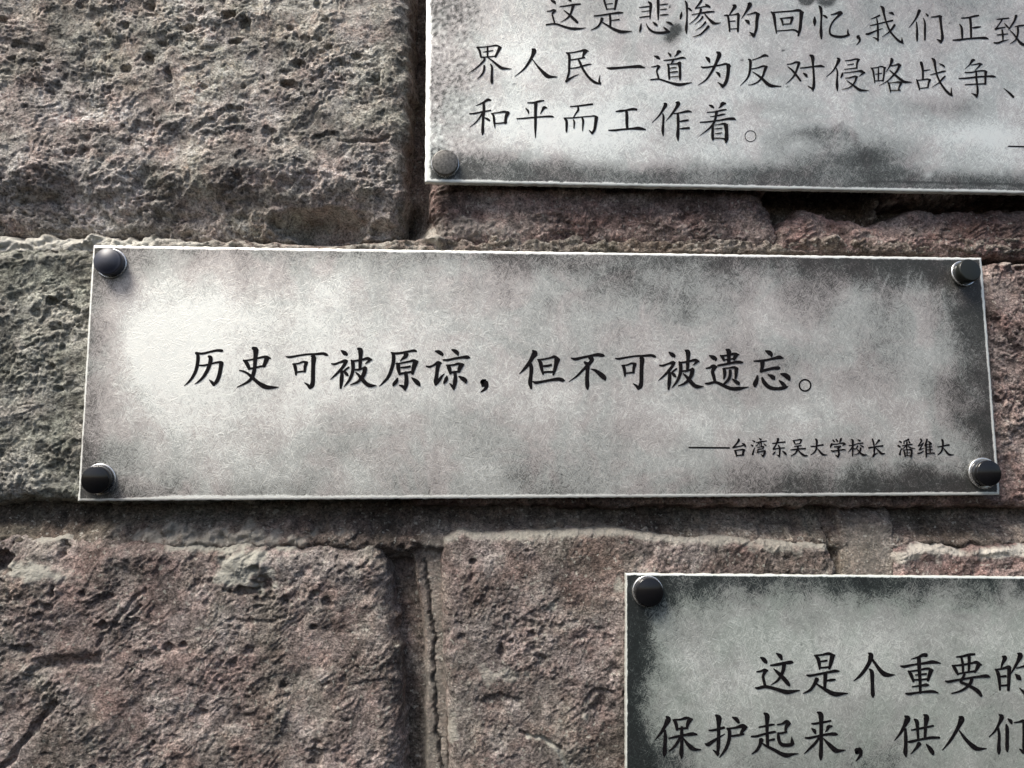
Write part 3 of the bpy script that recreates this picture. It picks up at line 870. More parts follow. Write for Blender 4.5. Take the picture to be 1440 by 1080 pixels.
# ---- lettering: brush strokes as x, y, width triples in tenths of a photo pixel
GLYPHS = """
@M 历 255 468 10
205 285 30 300 292 28 400 268 26 500 248 30 570 252 34 588 256 12
218 285 30 235 330 42 228 430 42 205 530 40 160 620 34 100 695 24 42 745 8
255 458 18 320 458 24 400 440 22 480 420 24 550 412 30 580 425 30
565 425 52 552 500 48 535 590 48 505 670 46 455 735 28
455 730 36 430 695 34 395 662 12
385 332 30 412 350 48 405 420 46 370 520 42 310 620 34 250 680 24 190 722 8
@M 史 255 468 10
872 385 20 915 420 46 945 480 42 952 515 24
880 390 20 960 382 20 1060 360 22 1150 340 28 1205 345 40 1255 360 16
1205 355 60 1185 410 50 1160 470 40
945 505 24 1040 492 24 1100 475 24 1170 465 24
1005 215 36 1045 238 66 1045 300 54 1038 400 46 1030 500 44 1010 590 46 970 660 36 900 710 26 785 764 10
815 530 14 870 540 24 930 570 28 1000 630 40 1080 700 44 1150 745 56 1210 765 50 1290 768 32 1365 764 10
@M 可 400 468 10
22 332 14 75 342 28 200 320 24 330 302 24 430 300 28 540 292 34 590 308 34 614 318 12
385 330 30 410 350 60 405 450 50 402 560 50 400 680 50 385 745 54 355 788 16
355 770 36 330 735 32 283 702 12
118 438 18 145 460 40 160 530 36 162 592 22
130 438 18 200 430 20 260 408 24 320 418 30
305 425 44 290 480 36 285 545 30
165 555 20 230 545 20 295 540 22
@M 被 400 468 10
800 250 20 840 280 50 870 305 44 875 322 14
662 435 18 710 440 28 780 415 24 850 395 40 885 398 22
868 405 40 830 470 38 780 530 34 710 600 24 645 655 8
805 530 30 808 600 44 800 690 46 790 780 24
905 485 24 870 510 24 840 540 26
835 540 24 870 575 40 895 602 18
940 385 20 960 420 46 965 500 42 950 580 40 915 660 34 870 720 22 836 760 8
950 400 24 1020 390 24 1100 375 24 1170 360 36 1228 380 20
1205 375 40 1170 410 24 1136 436 8
1035 225 30 1068 248 60 1070 330 46 1065 420 42 1060 510 34
980 520 20 1050 515 26 1100 500 24 1135 490 40
1135 495 50 1120 570 50 1080 640 40 1020 695 30 928 732 12
1000 555 14 1040 590 30 1090 650 48 1150 715 46 1200 740 46 1250 742 28 1295 742 8
@M 原 530 468 10
202 278 20 260 290 30 350 282 28 450 262 28 520 250 32 555 260 22
218 290 28 235 330 44 230 420 44 200 530 42 160 620 38 100 690 28 33 752 8
412 300 60 398 335 50 355 370 24 330 400 12
268 430 18 295 450 50 305 520 44 320 585 28
300 435 20 380 418 22 460 402 24 520 390 34 578 408 20
545 410 62 520 480 54 500 575 34
340 488 20 400 485 26 468 472 26
330 575 28 420 560 26 500 545 26
405 560 44 415 640 46 412 720 52 395 804 24
395 790 34 365 755 36 313 735 12
290 638 20 275 680 42 240 720 40 230 747 18
488 630 12 530 665 44 575 705 54 602 742 24
@M 谅 530 468 10
822 258 20 870 270 46 915 302 42 922 322 18
695 470 20 740 478 28 800 455 26 860 420 42 905 428 22
872 430 52 850 510 46 840 600 44 828 680 52 822 735 24
825 725 36 880 660 40 915 610 26 950 573 8
1055 238 20 1100 258 46 1130 285 46 1142 315 18
930 380 20 1000 382 28 1100 360 28 1200 345 32 1270 342 44 1308 352 14
980 455 20 1010 480 50 1035 570 34
990 458 20 1080 450 22 1150 435 32 1220 448 24
1188 450 60 1160 510 48 1150 550 30
1035 560 26 1100 548 22 1165 542 24
1095 550 38 1103 620 42 1097 700 50 1080 795 22
1080 775 42 1055 745 32 1022 712 12
985 608 18 975 650 46 948 700 30 940 715 14
1150 612 14 1200 640 46 1242 670 50 1250 702 24
@M ， 665 468 10
130 688 60 155 705 100 158 706 98
182 700 58 195 750 42 165 795 34 110 834 12
@M 但 665 468 10
840 248 20 868 288 72 840 340 54 800 410 46 740 490 38 655 578 10
810 440 42 822 500 48 815 600 44 805 700 50 820 782 28
912 375 20 950 420 46 965 500 40 988 582 24
925 380 22 1010 368 22 1090 352 24 1150 338 36 1220 378 18
1185 375 72 1170 440 52 1150 520 42 1128 592 22
985 468 22 1040 465 28 1102 452 26
980 558 26 1040 550 24 1120 548 24
842 685 16 885 700 34 980 685 30 1100 662 32 1200 650 42 1260 665 42 1290 672 14
@M 不 795 468 10
82 355 16 140 370 36 240 348 30 350 325 30 450 308 42 520 318 42 552 325 14
352 345 60 375 382 46 320 450 42 250 520 32 160 610 24 50 688 8
268 412 26 310 450 52 310 540 46 305 640 46 308 740 50 312 793 24
357 508 10 420 530 32 490 580 56 545 630 56 560 662 24
@M 可 862.9 471.3 10.3 copy
@M 被 862.5 471.0 10.2 copy
@M 遗 920 468 10
775 320 18 825 345 52 860 370 46 862 392 18
728 500 18 780 490 28 830 465 38 878 482 24
848 485 50 820 545 42 835 610 42 852 685 34
718 712 20 770 712 30 850 695 32 920 715 36 1000 755 40 1090 785 42 1180 785 46 1250 775 28 1328 762 8
1012 238 26 1045 258 58 1048 330 46 1048 430 42
928 318 20 960 345 36 980 388 30
945 325 22 1040 315 24 1120 295 32 1192 308 16
1150 305 58 1120 375 34
985 378 20 1060 372 20 1120 360 20
892 460 24 980 445 28 1080 425 28 1160 410 36 1220 415 30 1248 415 12
962 500 16 985 530 42 988 600 36 975 648 20
975 502 18 1060 492 20 1120 485 30 1175 502 20
1152 505 46 1150 570 40 1140 640 28
1065 530 38 1065 590 38 1045 650 36 990 710 28 960 725 16
1093 650 14 1140 680 38 1180 710 42 1186 728 20
@M 忘 1040 468 10
365 253 20 410 275 52 440 300 50 450 334 18
202 398 18 290 395 28 390 380 28 490 358 32 560 345 46 616 358 12
320 400 56 318 470 46 300 548 32
305 540 32 380 520 34 470 498 36 545 495 42 568 495 16
250 602 22 240 660 46 218 720 58 215 755 28
316 632 26 340 690 46 395 750 46 460 780 42 550 785 38 630 770 42 680 755 12
640 755 42 600 710 42 552 668 12
398 588 16 445 610 42 475 635 52 490 658 14
576 578 20 640 595 52 685 630 56 702 664 22
@M 。 1040 468 10
o 920 738 80 22
@M — 960 602 20
165 548 10 210 548 34 700 550 38 1312 556 38
@M 台 1025 602 20
270 305 36 277 345 62 220 430 42 160 500 42 105 548 30
110 550 34 200 530 34 320 505 28 420 480 30
372 430 24 430 460 52 462 518 44
152 625 24 190 680 52 210 795 28
165 628 30 280 612 28 390 600 40 455 620 28
415 625 62 395 700 52 385 755 40
215 775 34 300 762 34 412 748 40
@M 湾 1025 602 20
665 350 24 725 382 42
620 470 24 668 502 48
728 548 20 690 640 38 665 740 50
855 290 30 898 325 50
770 402 24 880 385 32 980 370 32 1055 360 20
840 410 22 800 470 22 760 510 20
902 400 40 905 500 32
860 420 14 850 500 14
975 440 14 1010 465 30 1045 492 24
800 545 20 900 525 26 965 520 42
972 520 42 945 585 26
815 600 30 900 590 26 960 582 20
815 600 32 798 685 32
790 685 30 900 655 30 1005 640 40
1010 650 52 990 730 52 955 798 34
950 790 42 898 738 14
@M 东 1085 602 20
22 430 24 100 425 32 220 405 32 375 390 40
180 300 62 165 370 52 120 470 38 48 582 40
45 598 34 130 578 30 260 560 30 360 555 30
188 480 30 225 560 46 225 680 46 215 812 30
215 790 42 142 745 14
97 662 24 65 710 46 33 747 20
302 643 20 360 690 52 408 738 40
@M 吴 1085 602 20
598 350 24 635 390 42 660 455 24
610 350 26 720 335 28 800 320 36 855 338 26
830 345 48 810 400 38 790 440 24
660 448 24 800 430 26
640 515 24 740 500 28 835 490 26
532 610 20 640 602 36 800 580 34 950 575 36
738 520 44 722 620 46 650 720 36 548 783 20
740 610 30 800 680 38 870 740 48 930 770 46 1020 770 16
@M 大 1135 602 20
108 515 30 220 510 36 340 485 34 445 470 44
238 308 44 268 360 58 265 480 46 250 600 46 190 690 36 95 750 14
290 580 20 350 650 42 410 720 52 470 750 46 565 752 14
@M 学 1135 602 20
722 328 34 762 378 40
808 312 34 852 368 44
950 295 52 935 350 52 910 400 30
692 440 42 670 490 52 648 545 24
690 450 36 820 450 28 950 425 30 1020 425 52 1075 455 30
1040 450 52 998 492 20
762 525 34 850 520 32 935 515 46
920 520 42 870 575 34
860 560 42 880 640 46 890 730 52 865 815 40
860 800 46 798 763 20
668 635 30 740 645 42 860 625 32 1000 605 38 1070 612 30
@M 校 1190 602 20
72 490 24 160 490 30 250 475 20
148 318 34 180 360 52 180 500 46 180 680 42 175 790 30
160 540 34 120 600 34 58 672 20
195 560 20 242 592 34
322 325 26 382 358 46
220 465 20 330 435 28 465 418 36
322 498 34 285 560 30 240 600 16
390 480 20 430 500 32 478 528 34
402 558 44 380 650 46 320 720 28 228 750 12
290 580 16 350 650 38 420 720 42 480 755 52 585 748 14
@M 长 1190 602 20
733 308 40 760 390 48 778 492 40
922 342 60 870 400 36 820 472 20
628 555 44 760 535 36 900 510 34 1025 500 44
790 540 44 785 640 46 780 720 36 752 795 50
765 780 50 820 730 32 882 700 16
820 550 20 890 620 38 960 690 52 1010 720 52 1085 712 24
@M 潘 1255 602 20
198 373 40 247 402 40
152 488 40 212 528 44
252 558 16 225 640 32 205 742 56
452 318 50 390 350 38 313 370 20
320 380 24 320 428 40
400 390 34 405 428 40
460 368 30 477 412 40
268 500 24 400 472 30 548 455 34
395 430 38 395 580 32
370 500 24 310 560 24 253 602 20
430 500 20 500 550 32 625 575 20
308 608 30 335 700 40 350 805 30
320 620 26 430 602 26 535 612 48
535 620 44 530 720 46 510 802 48
340 700 18 480 690 20
350 778 24 510 768 24
405 610 24 405 770 24
@M 维 1255 602 20
788 308 40 817 350 42 780 420 32 722 503 30
728 503 34 800 470 30 873 413 24
862 418 34 820 500 30 748 612 34
755 612 40 830 580 24 893 562 14
708 712 34 800 690 36 873 640 18
968 313 44 945 400 42 903 492 30
940 440 44 940 600 46 945 720 46 945 818 34
1008 368 24 1050 410 42 1092 447 40
960 462 20 1102 442 26
960 532 20 1102 522 26
960 612 20 1112 602 28
960 722 24 1080 702 32 1175 702 34
1045 440 36 1055 702 36
@M 大 1285 602 20
668 530 26 780 515 36 900 485 38 988 475 46
788 328 50 812 370 52 815 500 46 790 620 46 740 700 36 675 750 24
838 568 20 890 640 42 950 710 48 1010 750 48 1125 748 14
@U 和 650 120 10
402 210 18 355 205 34 290 245 22 192 287 8
103 400 16 180 395 20 280 372 18 402 353 16
300 250 30 305 350 34 295 450 32 290 560 32 288 650 38 285 698 14
285 390 26 235 470 18 180 530 14 108 587 6
318 458 12 355 475 28 385 494 20
408 395 14 440 430 28 450 520 28 460 598 10
425 395 14 500 385 14 590 372 24 660 387 18
640 385 50 615 450 36 605 530 34
465 537 14 540 532 16 625 522 18
@U 平 650 120 10
918 245 14 1000 245 22 1080 225 26 1148 214 14
893 323 12 925 360 26 935 398 14
1190 318 16 1150 315 38 1125 355 24 1098 402 8
768 470 14 880 463 18 1000 452 18 1150 440 20 1250 438 24 1287 447 10
1035 255 42 1030 350 36 1030 480 34 1028 600 30 1028 737 10
@U 而 780 120 10
218 298 12 320 292 20 430 278 22 532 265 22
330 310 24 330 350 26 295 400 18 260 458 14
128 460 12 250 458 16 380 445 14 500 435 14 560 432 20 602 452 22
140 470 22 165 500 32 168 580 30 165 640 24 168 662 10
262 485 16 275 520 24 270 602 16
385 455 20 400 500 28 395 580 20 390 642 10
585 455 44 575 530 38 560 620 34 525 678 26
522 670 26 483 633 10
@U 工 780 120 10
862 368 14 930 360 28 1000 352 22 1090 335 30 1152 340 26
1010 370 32 1015 440 38 1015 530 36 1020 612 30
758 632 14 850 632 24 950 620 22 1080 610 24 1190 605 38 1278 624 14
@U 作 915 120 10
190 253 20 210 275 46 175 340 32 115 430 20 18 527 6
170 400 16 180 450 28 175 550 28 170 640 36 175 713 12
355 243 20 390 255 50 350 330 32 285 420 22 213 502 6
325 400 12 420 385 18 520 365 28 577 376 10
380 400 28 385 480 36 385 600 32 380 700 42 385 783 12
400 510 10 460 500 22 527 490 20
405 612 10 470 605 22 542 600 22
@U 着 915 120 10
823 278 14 860 295 32 887 317 16
1053 255 20 1010 260 46 985 295 26 956 320 8
792 380 12 900 372 16 1000 350 22 1063 341 14
838 440 10 920 430 16 1000 412 22 1047 404 10
692 520 14 780 515 18 950 495 18 1080 472 26 1160 470 32 1198 486 8
925 370 38 915 440 28 890 520 28 830 600 22 688 710 6
875 560 22 870 640 32 870 730 34 875 768 24
895 560 8 960 550 12 1030 540 24 1078 560 24
1055 560 50 1065 650 42 1065 750 48 1055 808 20
895 615 8 950 610 14 1002 603 12
900 682 8 950 677 14 1002 670 12
892 745 12 960 745 14 1020 748 14 1050 770 24
@U 。 1000 120 10
o 553 715 77 10
@U 界 650 50 10
203 165 16 300 162 14 400 150 16 480 140 22 548 168 16
220 170 26 245 220 28 265 307 22
530 170 44 500 230 32 465 297 28
270 305 14 360 300 14 460 292 14
290 235 8 350 225 14 432 211 12
355 155 22 355 220 24 355 297 20
310 315 28 310 345 26 250 410 20 180 470 14 92 524 6
358 308 10 430 360 20 500 420 30 550 455 34 610 465 22 692 470 8
310 425 24 305 490 26 275 550 20 212 614 6
398 403 14 418 450 26 415 560 28 415 640 36 418 672 22
@U 人 650 50 10
982 193 20 1010 215 58 985 290 38 930 390 32 860 480 22 738 577 6
983 328 10 1050 420 20 1120 500 36 1190 565 48 1240 580 34 1338 582 8
@U 民 780 50 10
162 245 18 250 240 16 350 220 20 420 205 30 473 222 14
430 225 50 405 270 30 395 312 20
215 345 14 300 332 16 422 310 18
185 250 26 205 290 34 205 400 30 200 520 28 180 590 26 163 650 18
160 645 32 210 610 26 270 575 16 342 544 6
223 462 12 320 450 16 440 415 20 513 402 12
328 333 14 355 380 28 385 450 28 440 540 28 500 610 28 570 660 28 648 682 14
635 670 32 625 640 24 637 556 6
@U 一 780 50 10
732 455 12 790 462 32 900 455 28 1050 442 28 1180 435 40 1230 445 28 1273 455 8
@U 道 910 50 10
98 288 12 145 305 36 177 332 16
62 442 14 110 435 16 150 425 22 178 440 20
165 440 32 135 500 22 150 560 24 165 612 22
48 622 16 150 612 18 220 628 20 330 665 24 440 690 36 530 680 26 628 661 8
293 243 12 325 275 28 330 297 12
472 228 20 440 230 42 420 265 24 383 297 8
232 350 12 330 342 18 430 325 20 490 312 24 543 320 10
365 345 26 355 370 22 338 397 14
283 403 16 300 440 26 305 530 28 310 612 20
295 405 14 370 400 14 440 395 22
450 390 50 460 460 30 462 560 32 460 622 20
315 462 10 360 455 14 407 450 14
315 520 10 370 515 18 427 508 14
314 585 10 380 580 12 440 575 12
@U 为 910 50 10
823 303 14 860 335 42 880 378 18
758 440 14 800 450 22 900 438 20 1030 415 20 1110 400 26 1173 431 18
978 233 20 1015 265 52 985 350 38 945 440 34 890 540 28 820 630 20 718 697 6
1140 415 50 1140 500 42 1125 600 40 1100 670 40 1060 728 22
1065 715 42 1030 685 24 993 660 10
968 513 12 1005 540 34 1022 580 18
@U 反 1035 50 10
452 291 14 400 280 32 330 310 16 228 346 12
168 333 14 200 355 34 200 440 32 185 540 28 145 620 20 58 707 6
215 470 12 300 455 16 380 430 22 437 440 22
420 445 38 400 500 32 370 580 26 310 650 20 240 685 14 168 698 6
233 510 8 300 555 20 370 610 30 430 670 38 490 705 38 560 712 20 632 715 10
@U 对 1035 50 10
718 405 12 780 398 16 840 375 24 892 380 24
885 385 36 865 450 28 825 550 24 770 620 16 698 682 6
728 438 8 790 490 22 850 560 26 907 637 24
903 458 12 1000 448 18 1100 435 18 1190 428 28 1243 441 10
1038 276 20 1075 305 46 1080 400 28 1090 520 26 1095 640 30 1090 720 36 1080 778 16
1085 755 32 1050 735 18 1008 709 8
943 528 12 980 555 34 997 580 18
@U 侵 1165 50 10
123 318 18 145 345 42 110 420 26 60 500 18 -32 582 6
110 460 14 125 520 22 120 620 24 120 700 36 125 778 14
233 355 10 320 345 16 390 330 20 437 340 16
415 345 32 400 400 22 395 462 20
265 412 10 352 400 14
223 475 10 320 465 12 402 455 14
195 525 14 190 555 28 173 592 16
200 528 10 320 515 12 420 500 18 460 502 30 512 525 14
495 525 26 460 550 16 428 577 6
238 602 10 310 590 16 370 575 20 407 585 16
390 590 26 370 650 22 325 710 18 260 745 12 183 758 6
253 633 8 320 680 16 380 725 24 440 765 28 500 772 18 568 772 6
@U 略 1165 50 10
595 453 14 625 490 24 640 580 22 652 667 14
605 458 12 680 450 12 740 435 16 802 455 18
785 455 26 780 540 22 765 642 20
650 638 10 710 635 12 770 630 12
660 545 10 752 530 10
700 455 14 702 540 20 698 627 16
878 323 20 890 350 42 865 420 22 808 512 8
880 425 12 940 415 16 980 405 26 1018 420 14
1000 420 34 960 500 26 900 570 20 820 645 14 708 709 6
858 488 10 930 550 20 1010 615 28 1060 650 30 1168 658 8
833 653 12 855 710 24 870 797 12
840 670 10 920 662 12 980 655 20 1028 670 18
1015 675 30 990 730 20 985 767 18
870 775 10 930 772 12 1012 770 12
@U 战 1296 50 10
-20 375 18 -5 390 36 15 480 28 18 613 24
15 497 12 60 490 16 118 482 10
-72 618 14 -50 680 26 -30 765 14
-60 630 12 20 622 14 80 612 18 127 625 16
110 630 30 95 680 22 85 732 22
-25 742 12 30 738 12 80 732 12
118 553 10 210 530 16 300 505 20 338 501 10
143 323 16 175 355 36 190 450 24 215 560 22 260 660 22 320 750 24 380 815 26 428 847 16
420 840 24 415 800 20 415 733 6
327 575 20 290 610 24 240 665 16 148 727 6
243 397 8 290 415 18 322 440 14
@U 争 1296 50 10
747 345 18 715 350 36 675 410 18 608 471 6
700 415 12 760 405 14 810 395 22 852 405 14
830 405 28 790 450 16 748 491 8
608 520 14 700 518 16 800 498 16 880 495 20 917 515 16
900 510 36 895 590 28 895 682 26
523 605 14 650 598 20 800 580 20 950 572 20 1000 575 28 1043 583 8
608 692 12 720 685 14 900 678 16
765 500 20 768 600 26 780 700 22 785 790 28 775 868 18
775 850 38 740 830 20 698 815 6
@U 、 1296 50 10
1153 741 6 1200 780 16 1250 825 28 1292 867 26
@U 这 755 0 10
200 5 18 240 25 36 263 52 16
440 -10 20 470 5 30 480 20 14
323 93 12 400 85 16 520 65 22 612 58 18
510 80 40 490 150 28 460 220 26 410 270 16 333 313 6
376 143 8 440 195 22 500 250 34 572 317 28
143 158 12 190 155 16 235 140 22 267 155 16
245 160 30 215 200 20 230 260 22 248 327 20
128 350 16 210 338 18 280 340 20 380 375 24 470 400 28 550 405 30 620 402 18 688 391 6
@U 是 755 0 10
930 -60 14 950 20 26 970 90 24 985 137 18
935 -55 14 1040 -65 14 1130 -75 24
1130 -60 40 1115 20 34 1095 132 24
970 60 10 1062 50 12
985 128 10 1090 122 12
803 225 14 900 215 18 1050 192 20 1150 180 26 1213 179 12
1025 205 26 1032 280 28 1030 382 24
1045 290 10 1100 282 14 1158 274 16
915 265 40 895 320 26 850 380 22 758 427 8
908 308 10 980 350 18 1060 400 26 1140 435 34 1200 448 34 1333 442 8
@U 悲 885 0 10
268 28 20 300 60 36 295 160 28 290 267 14
400 -60 30 405 60 36 405 180 28 405 278 14
138 105 10 220 98 16 290 90 14
173 165 8 292 152 12
143 246 12 220 235 16 287 228 12
425 70 10 490 62 16 543 58 10
430 138 8 500 130 14 527 128 10
430 215 10 490 208 18 547 205 10
165 333 10 158 390 28 145 443 20
235 333 8 270 400 22 340 450 24 430 462 28 510 455 26 568 445 12
550 445 26 510 410 26 473 378 6
328 313 10 365 340 30 392 360 16
513 308 8 565 325 28 607 350 16
@U 惨 885 0 10
735 168 10 728 220 34 715 267 18
783 13 14 805 60 30 810 180 22 808 300 24 800 400 36 805 473 12
820 110 10 850 130 26 876 154 14
1020 -30 20 1005 20 30 960 80 20 925 118 12
925 118 14 1000 105 14 1070 90 14 1132 95 20
1068 63 14 1100 80 28 1137 107 14
878 208 10 980 190 14 1100 170 22 1193 164 14
1005 133 30 990 190 26 940 260 16 843 340 6
1053 188 12 1110 260 20 1170 315 36 1210 330 24 1283 322 8
1030 238 26 990 290 16 923 342 6
1070 313 26 1020 370 16 928 432 6
1112 373 32 1060 430 24 990 490 18 888 521 6
@U 的 1010 0 10
203 73 14 235 90 46 195 150 26 153 217 12
82 218 12 130 220 26 145 280 28 155 370 26 160 442 20
150 215 12 220 208 14 280 195 30
285 210 36 280 300 30 275 442 26
165 300 10 237 295 12
165 410 10 270 402 12
418 53 20 445 65 52 400 150 30 323 267 6
405 205 10 480 190 16 520 178 24 578 205 20
555 200 44 540 300 38 535 400 34 500 512 22
500 500 50 470 475 26 437 454 8
373 283 10 415 305 38 434 334 18
@U 回 1010 0 10
742 168 16 780 210 38 800 340 28 818 467 16
760 178 16 900 165 18 1040 155 20 1130 145 32 1198 180 18
1170 180 50 1160 290 38 1150 400 38 1125 503 22
820 435 12 940 428 14 1060 420 18 1120 450 26
868 258 12 895 290 26 910 357 14
880 260 12 960 252 16 1047 245 24
1040 255 36 1020 322 26
910 342 14 1025 335 12
@U 忆 1130 0 10
155 238 14 155 300 42 155 358 18
213 83 14 240 120 38 250 220 26 245 340 24 245 460 38 250 548 18
273 213 12 305 232 28 332 254 14
383 208 12 440 195 20 510 175 34 543 190 20
520 195 36 450 260 22 390 340 20 365 430 22 385 490 24 470 515 28 560 515 28 642 490 22
628 490 32 620 450 22 625 407 6
@U ， 1130 0 10
755 512 30 764 518 54
782 535 32 790 570 26 770 605 16 743 632 8
@U 我 1210 0 10
268 217 22 220 240 20 143 269 6
138 360 12 230 340 16 350 310 16 452 288 22
228 263 16 240 340 22 245 460 26 245 578 16
245 560 32 215 540 16 173 523 6
78 478 20 120 475 26 200 440 18 312 401 6
283 88 14 315 120 38 330 200 26 360 310 22 410 430 22 480 520 22 540 575 26 603 612 12
583 590 32 580 527 6
477 353 28 440 410 26 390 460 16 303 521 6
398 182 8 440 185 28 467 206 12
@U 们 1210 0 10
827 150 40 790 240 26 730 330 16 678 392 6
785 310 16 795 400 24 795 500 30 795 578 18
918 193 12 947 222 26
885 258 12 905 330 24 905 450 28 905 562 20
993 240 12 1060 235 18 1110 225 22 1140 235 18
1120 240 36 1130 340 28 1145 460 30 1150 540 36 1130 602 20
1130 590 38 1100 568 22 1073 554 8
@U 正 1296 0 10
558 255 14 660 248 20 740 228 24 803 219 18
680 255 30 690 350 30 695 532 24
705 392 12 770 385 24 828 378 14
533 343 14 560 390 28 568 480 28 570 547 20
437 565 14 520 562 24 650 545 20 800 535 24 890 535 30 938 549 10
@U 致 1296 0 10
1058 272 12 1130 265 18 1227 255 16
1130 275 22 1090 340 16 1045 400 16
1033 410 26 1100 395 18 1172 384 14
1163 328 8 1195 365 20 1227 397 12
1058 492 10 1130 485 18 1212 478 10
1130 420 20 1140 500 24 1140 582 14
1013 600 14 1070 605 24 1140 580 18 1222 559 6
1327 223 34 1300 300 24 1240 390 18 1218 422 6
1308 375 10 1380 362 18 1455 355 16
1350 390 28 1350 470 24 1320 560 20 1238 621 8
1243 428 8 1300 490 16 1350 560 22 1410 620 32 1500 642 20
@U — 1296 120 10
1215 858 10 1260 859 16 1700 868 16
@L 这 1050 900 10
193 243 18 235 270 52 270 310 46 280 328 18
418 188 20 470 225 52 490 272 30
333 355 20 420 345 36 520 325 38 620 312 46 650 318 20
525 345 52 510 430 46 470 520 38 420 580 28 338 633 8
378 403 12 440 460 42 510 530 52 570 600 52 600 638 28
138 446 18 200 435 26 250 420 38 293 430 24
265 435 42 230 500 36 240 570 36 255 642 36
122 670 20 160 675 38 250 655 42 330 665 40 450 700 46 560 730 56 640 722 42 743 705 12
@L 是 1050 900 10
952 213 18 1000 260 46 1020 340 42 1025 412 20
965 215 22 1060 208 26 1150 190 38 1238 217 22
1205 220 62 1185 310 52 1160 402 30
1045 300 22 1127 288 26
1035 390 24 1150 380 26
843 490 18 890 500 32 1000 480 30 1150 450 32 1240 435 40 1298 436 18
1105 470 52 1100 570 46 1095 672 36
1120 570 22 1190 560 34 1242 555 22
985 548 58 950 620 42 890 700 36 793 749 14
958 598 14 1050 660 32 1130 710 46 1210 750 56 1270 760 56 1340 752 36 1418 748 14
@L 个 1190 900 10
313 183 20 345 215 66 325 310 52 260 420 46 190 505 38 103 577 10
360 265 30 420 350 38 480 430 52 540 480 62 610 492 42 682 490 12
323 408 20 358 450 52 365 560 48 368 680 46 372 760 52 375 803 22
@L 重 1190 900 10
1125 213 52 1080 210 46 1010 240 28 908 269 12
763 365 20 820 372 38 950 345 28 1100 325 34 1220 308 46 1323 326 16
1020 260 52 1025 400 48 1035 550 42 1040 742 36
868 433 20 905 480 46 945 582 30
880 440 22 1000 425 24 1140 400 32 1218 426 24
1190 425 58 1165 500 46 1145 572 30
970 490 18 1122 475 28
950 560 24 1050 555 24 1150 545 26
923 655 18 1040 640 26 1120 630 42 1158 632 20
833 750 20 880 755 34 1000 738 28 1120 725 32 1220 722 36 1288 741 16
@L 要 1296 900 10
488 238 20 570 230 30 670 205 36 745 200 30
428 353 18 465 400 44 510 483 30
445 360 22 560 350 28 700 325 28 770 312 42 838 351 22
800 345 58 775 400 42 745 452 26
500 475 22 620 455 24 750 435 26
555 240 28 575 330 36 580 462 28
665 225 42 665 330 38 660 447 26
602 478 30 570 540 36 545 592 30
545 590 32 620 620 36 720 670 42 790 720 52 838 783 34
702 548 44 680 610 42 620 670 34 530 720 28 418 749 16
328 575 16 380 582 34 500 560 30 680 530 28 820 510 34 910 505 46 960 519 16
@L 的 1296 900 10
1133 230 20 1170 250 58 1135 330 34 1115 402 18
1033 408 18 1070 460 46 1090 560 42 1100 702 26
1050 415 24 1140 400 28 1220 380 46 1248 396 30
1230 400 52 1225 540 46 1218 702 36
1100 514 22 1182 506 32
1110 640 24 1220 632 26
1348 188 24 1385 215 66 1345 310 42 1300 390 32 1253 472 12
1330 395 16 1440 365 30 1520 340 40 1580 370 30
1560 370 50 1540 520 50 1510 660 50 1455 770 30
1455 755 50 1420 720 32 1373 673 12
1313 478 16 1355 520 62 1387 553 30
@L 保 910 972 10
268 353 20 295 395 72 250 490 46 190 590 36 113 682 10
250 550 30 255 650 46 250 760 46 245 860 56 240 918 18
362 398 18 400 440 46 420 542 34
380 400 24 470 395 26 550 375 38 633 396 26
600 395 62 570 460 46 560 522 30
420 530 24 500 520 26 570 515 26
303 660 18 400 640 32 520 615 32 630 600 46 698 606 24
485 500 32 485 620 46 485 750 42 480 860 56 482 943 18
465 640 32 430 710 36 380 780 32 303 842 14
508 658 14 560 730 42 620 790 58 670 815 42 758 820 12
@L 护 910 972 10
868 550 20 940 545 32 1082 510 34
963 333 24 1005 375 72 1005 480 48 1005 620 44 1000 760 48 990 902 28
995 880 52 965 855 32 923 824 12
818 740 24 860 745 52 950 685 36 1092 599 10
1198 363 18 1250 390 52 1287 438 36
1125 520 26 1155 560 46 1155 650 46 1130 750 42 1085 840 36 1018 927 12
1130 525 26 1240 510 28 1340 485 52 1402 506 26
1370 510 58 1330 570 42 1310 612 24
1180 630 26 1280 615 30 1358 600 24
@L 起 1050 972 10
173 505 22 260 490 28 350 470 30 388 468 16
243 308 24 285 345 66 285 450 46 285 562 42
63 635 22 140 632 32 250 600 30 380 572 30 413 575 14
285 590 42 290 680 42 295 782 36
310 690 24 387 674 30
205 678 58 185 750 42 140 830 36 68 882 12
198 718 12 280 770 32 380 820 40 480 875 48 560 900 58 640 885 34 723 875 12
428 468 18 500 455 28 560 425 46 608 456 30
585 450 58 550 510 42 545 577 26
435 590 26 500 585 28 560 570 24
440 580 22 445 640 42 455 700 42 490 745 46 560 755 46 630 745 46 657 723 24
640 735 52 635 690 38 630 637 8
@L 来 1050 972 10
913 455 20 960 455 30 1080 435 30 1182 415 24
913 523 16 950 555 48 965 593 24
1197 490 24 1150 500 48 1130 540 32 1103 574 10
823 655 20 880 655 32 1000 630 30 1130 605 34 1230 600 46 1273 606 24
993 293 24 1040 330 66 1045 450 48 1045 600 48 1045 760 46 1040 900 52 1040 962 24
1010 660 32 960 730 36 890 800 32 808 877 10
1078 663 14 1140 730 42 1200 790 58 1250 830 62 1300 835 42 1388 825 12
@L ， 1170 972 10
340 825 60 365 838 98 368 840 96
398 835 56 402 890 42 370 940 30 333 982 10
@L 供 1170 972 10
1023 348 24 1060 385 76 1020 480 48 960 590 36 878 692 12
1030 530 32 1035 640 46 1035 760 46 1030 860 56 1040 918 22
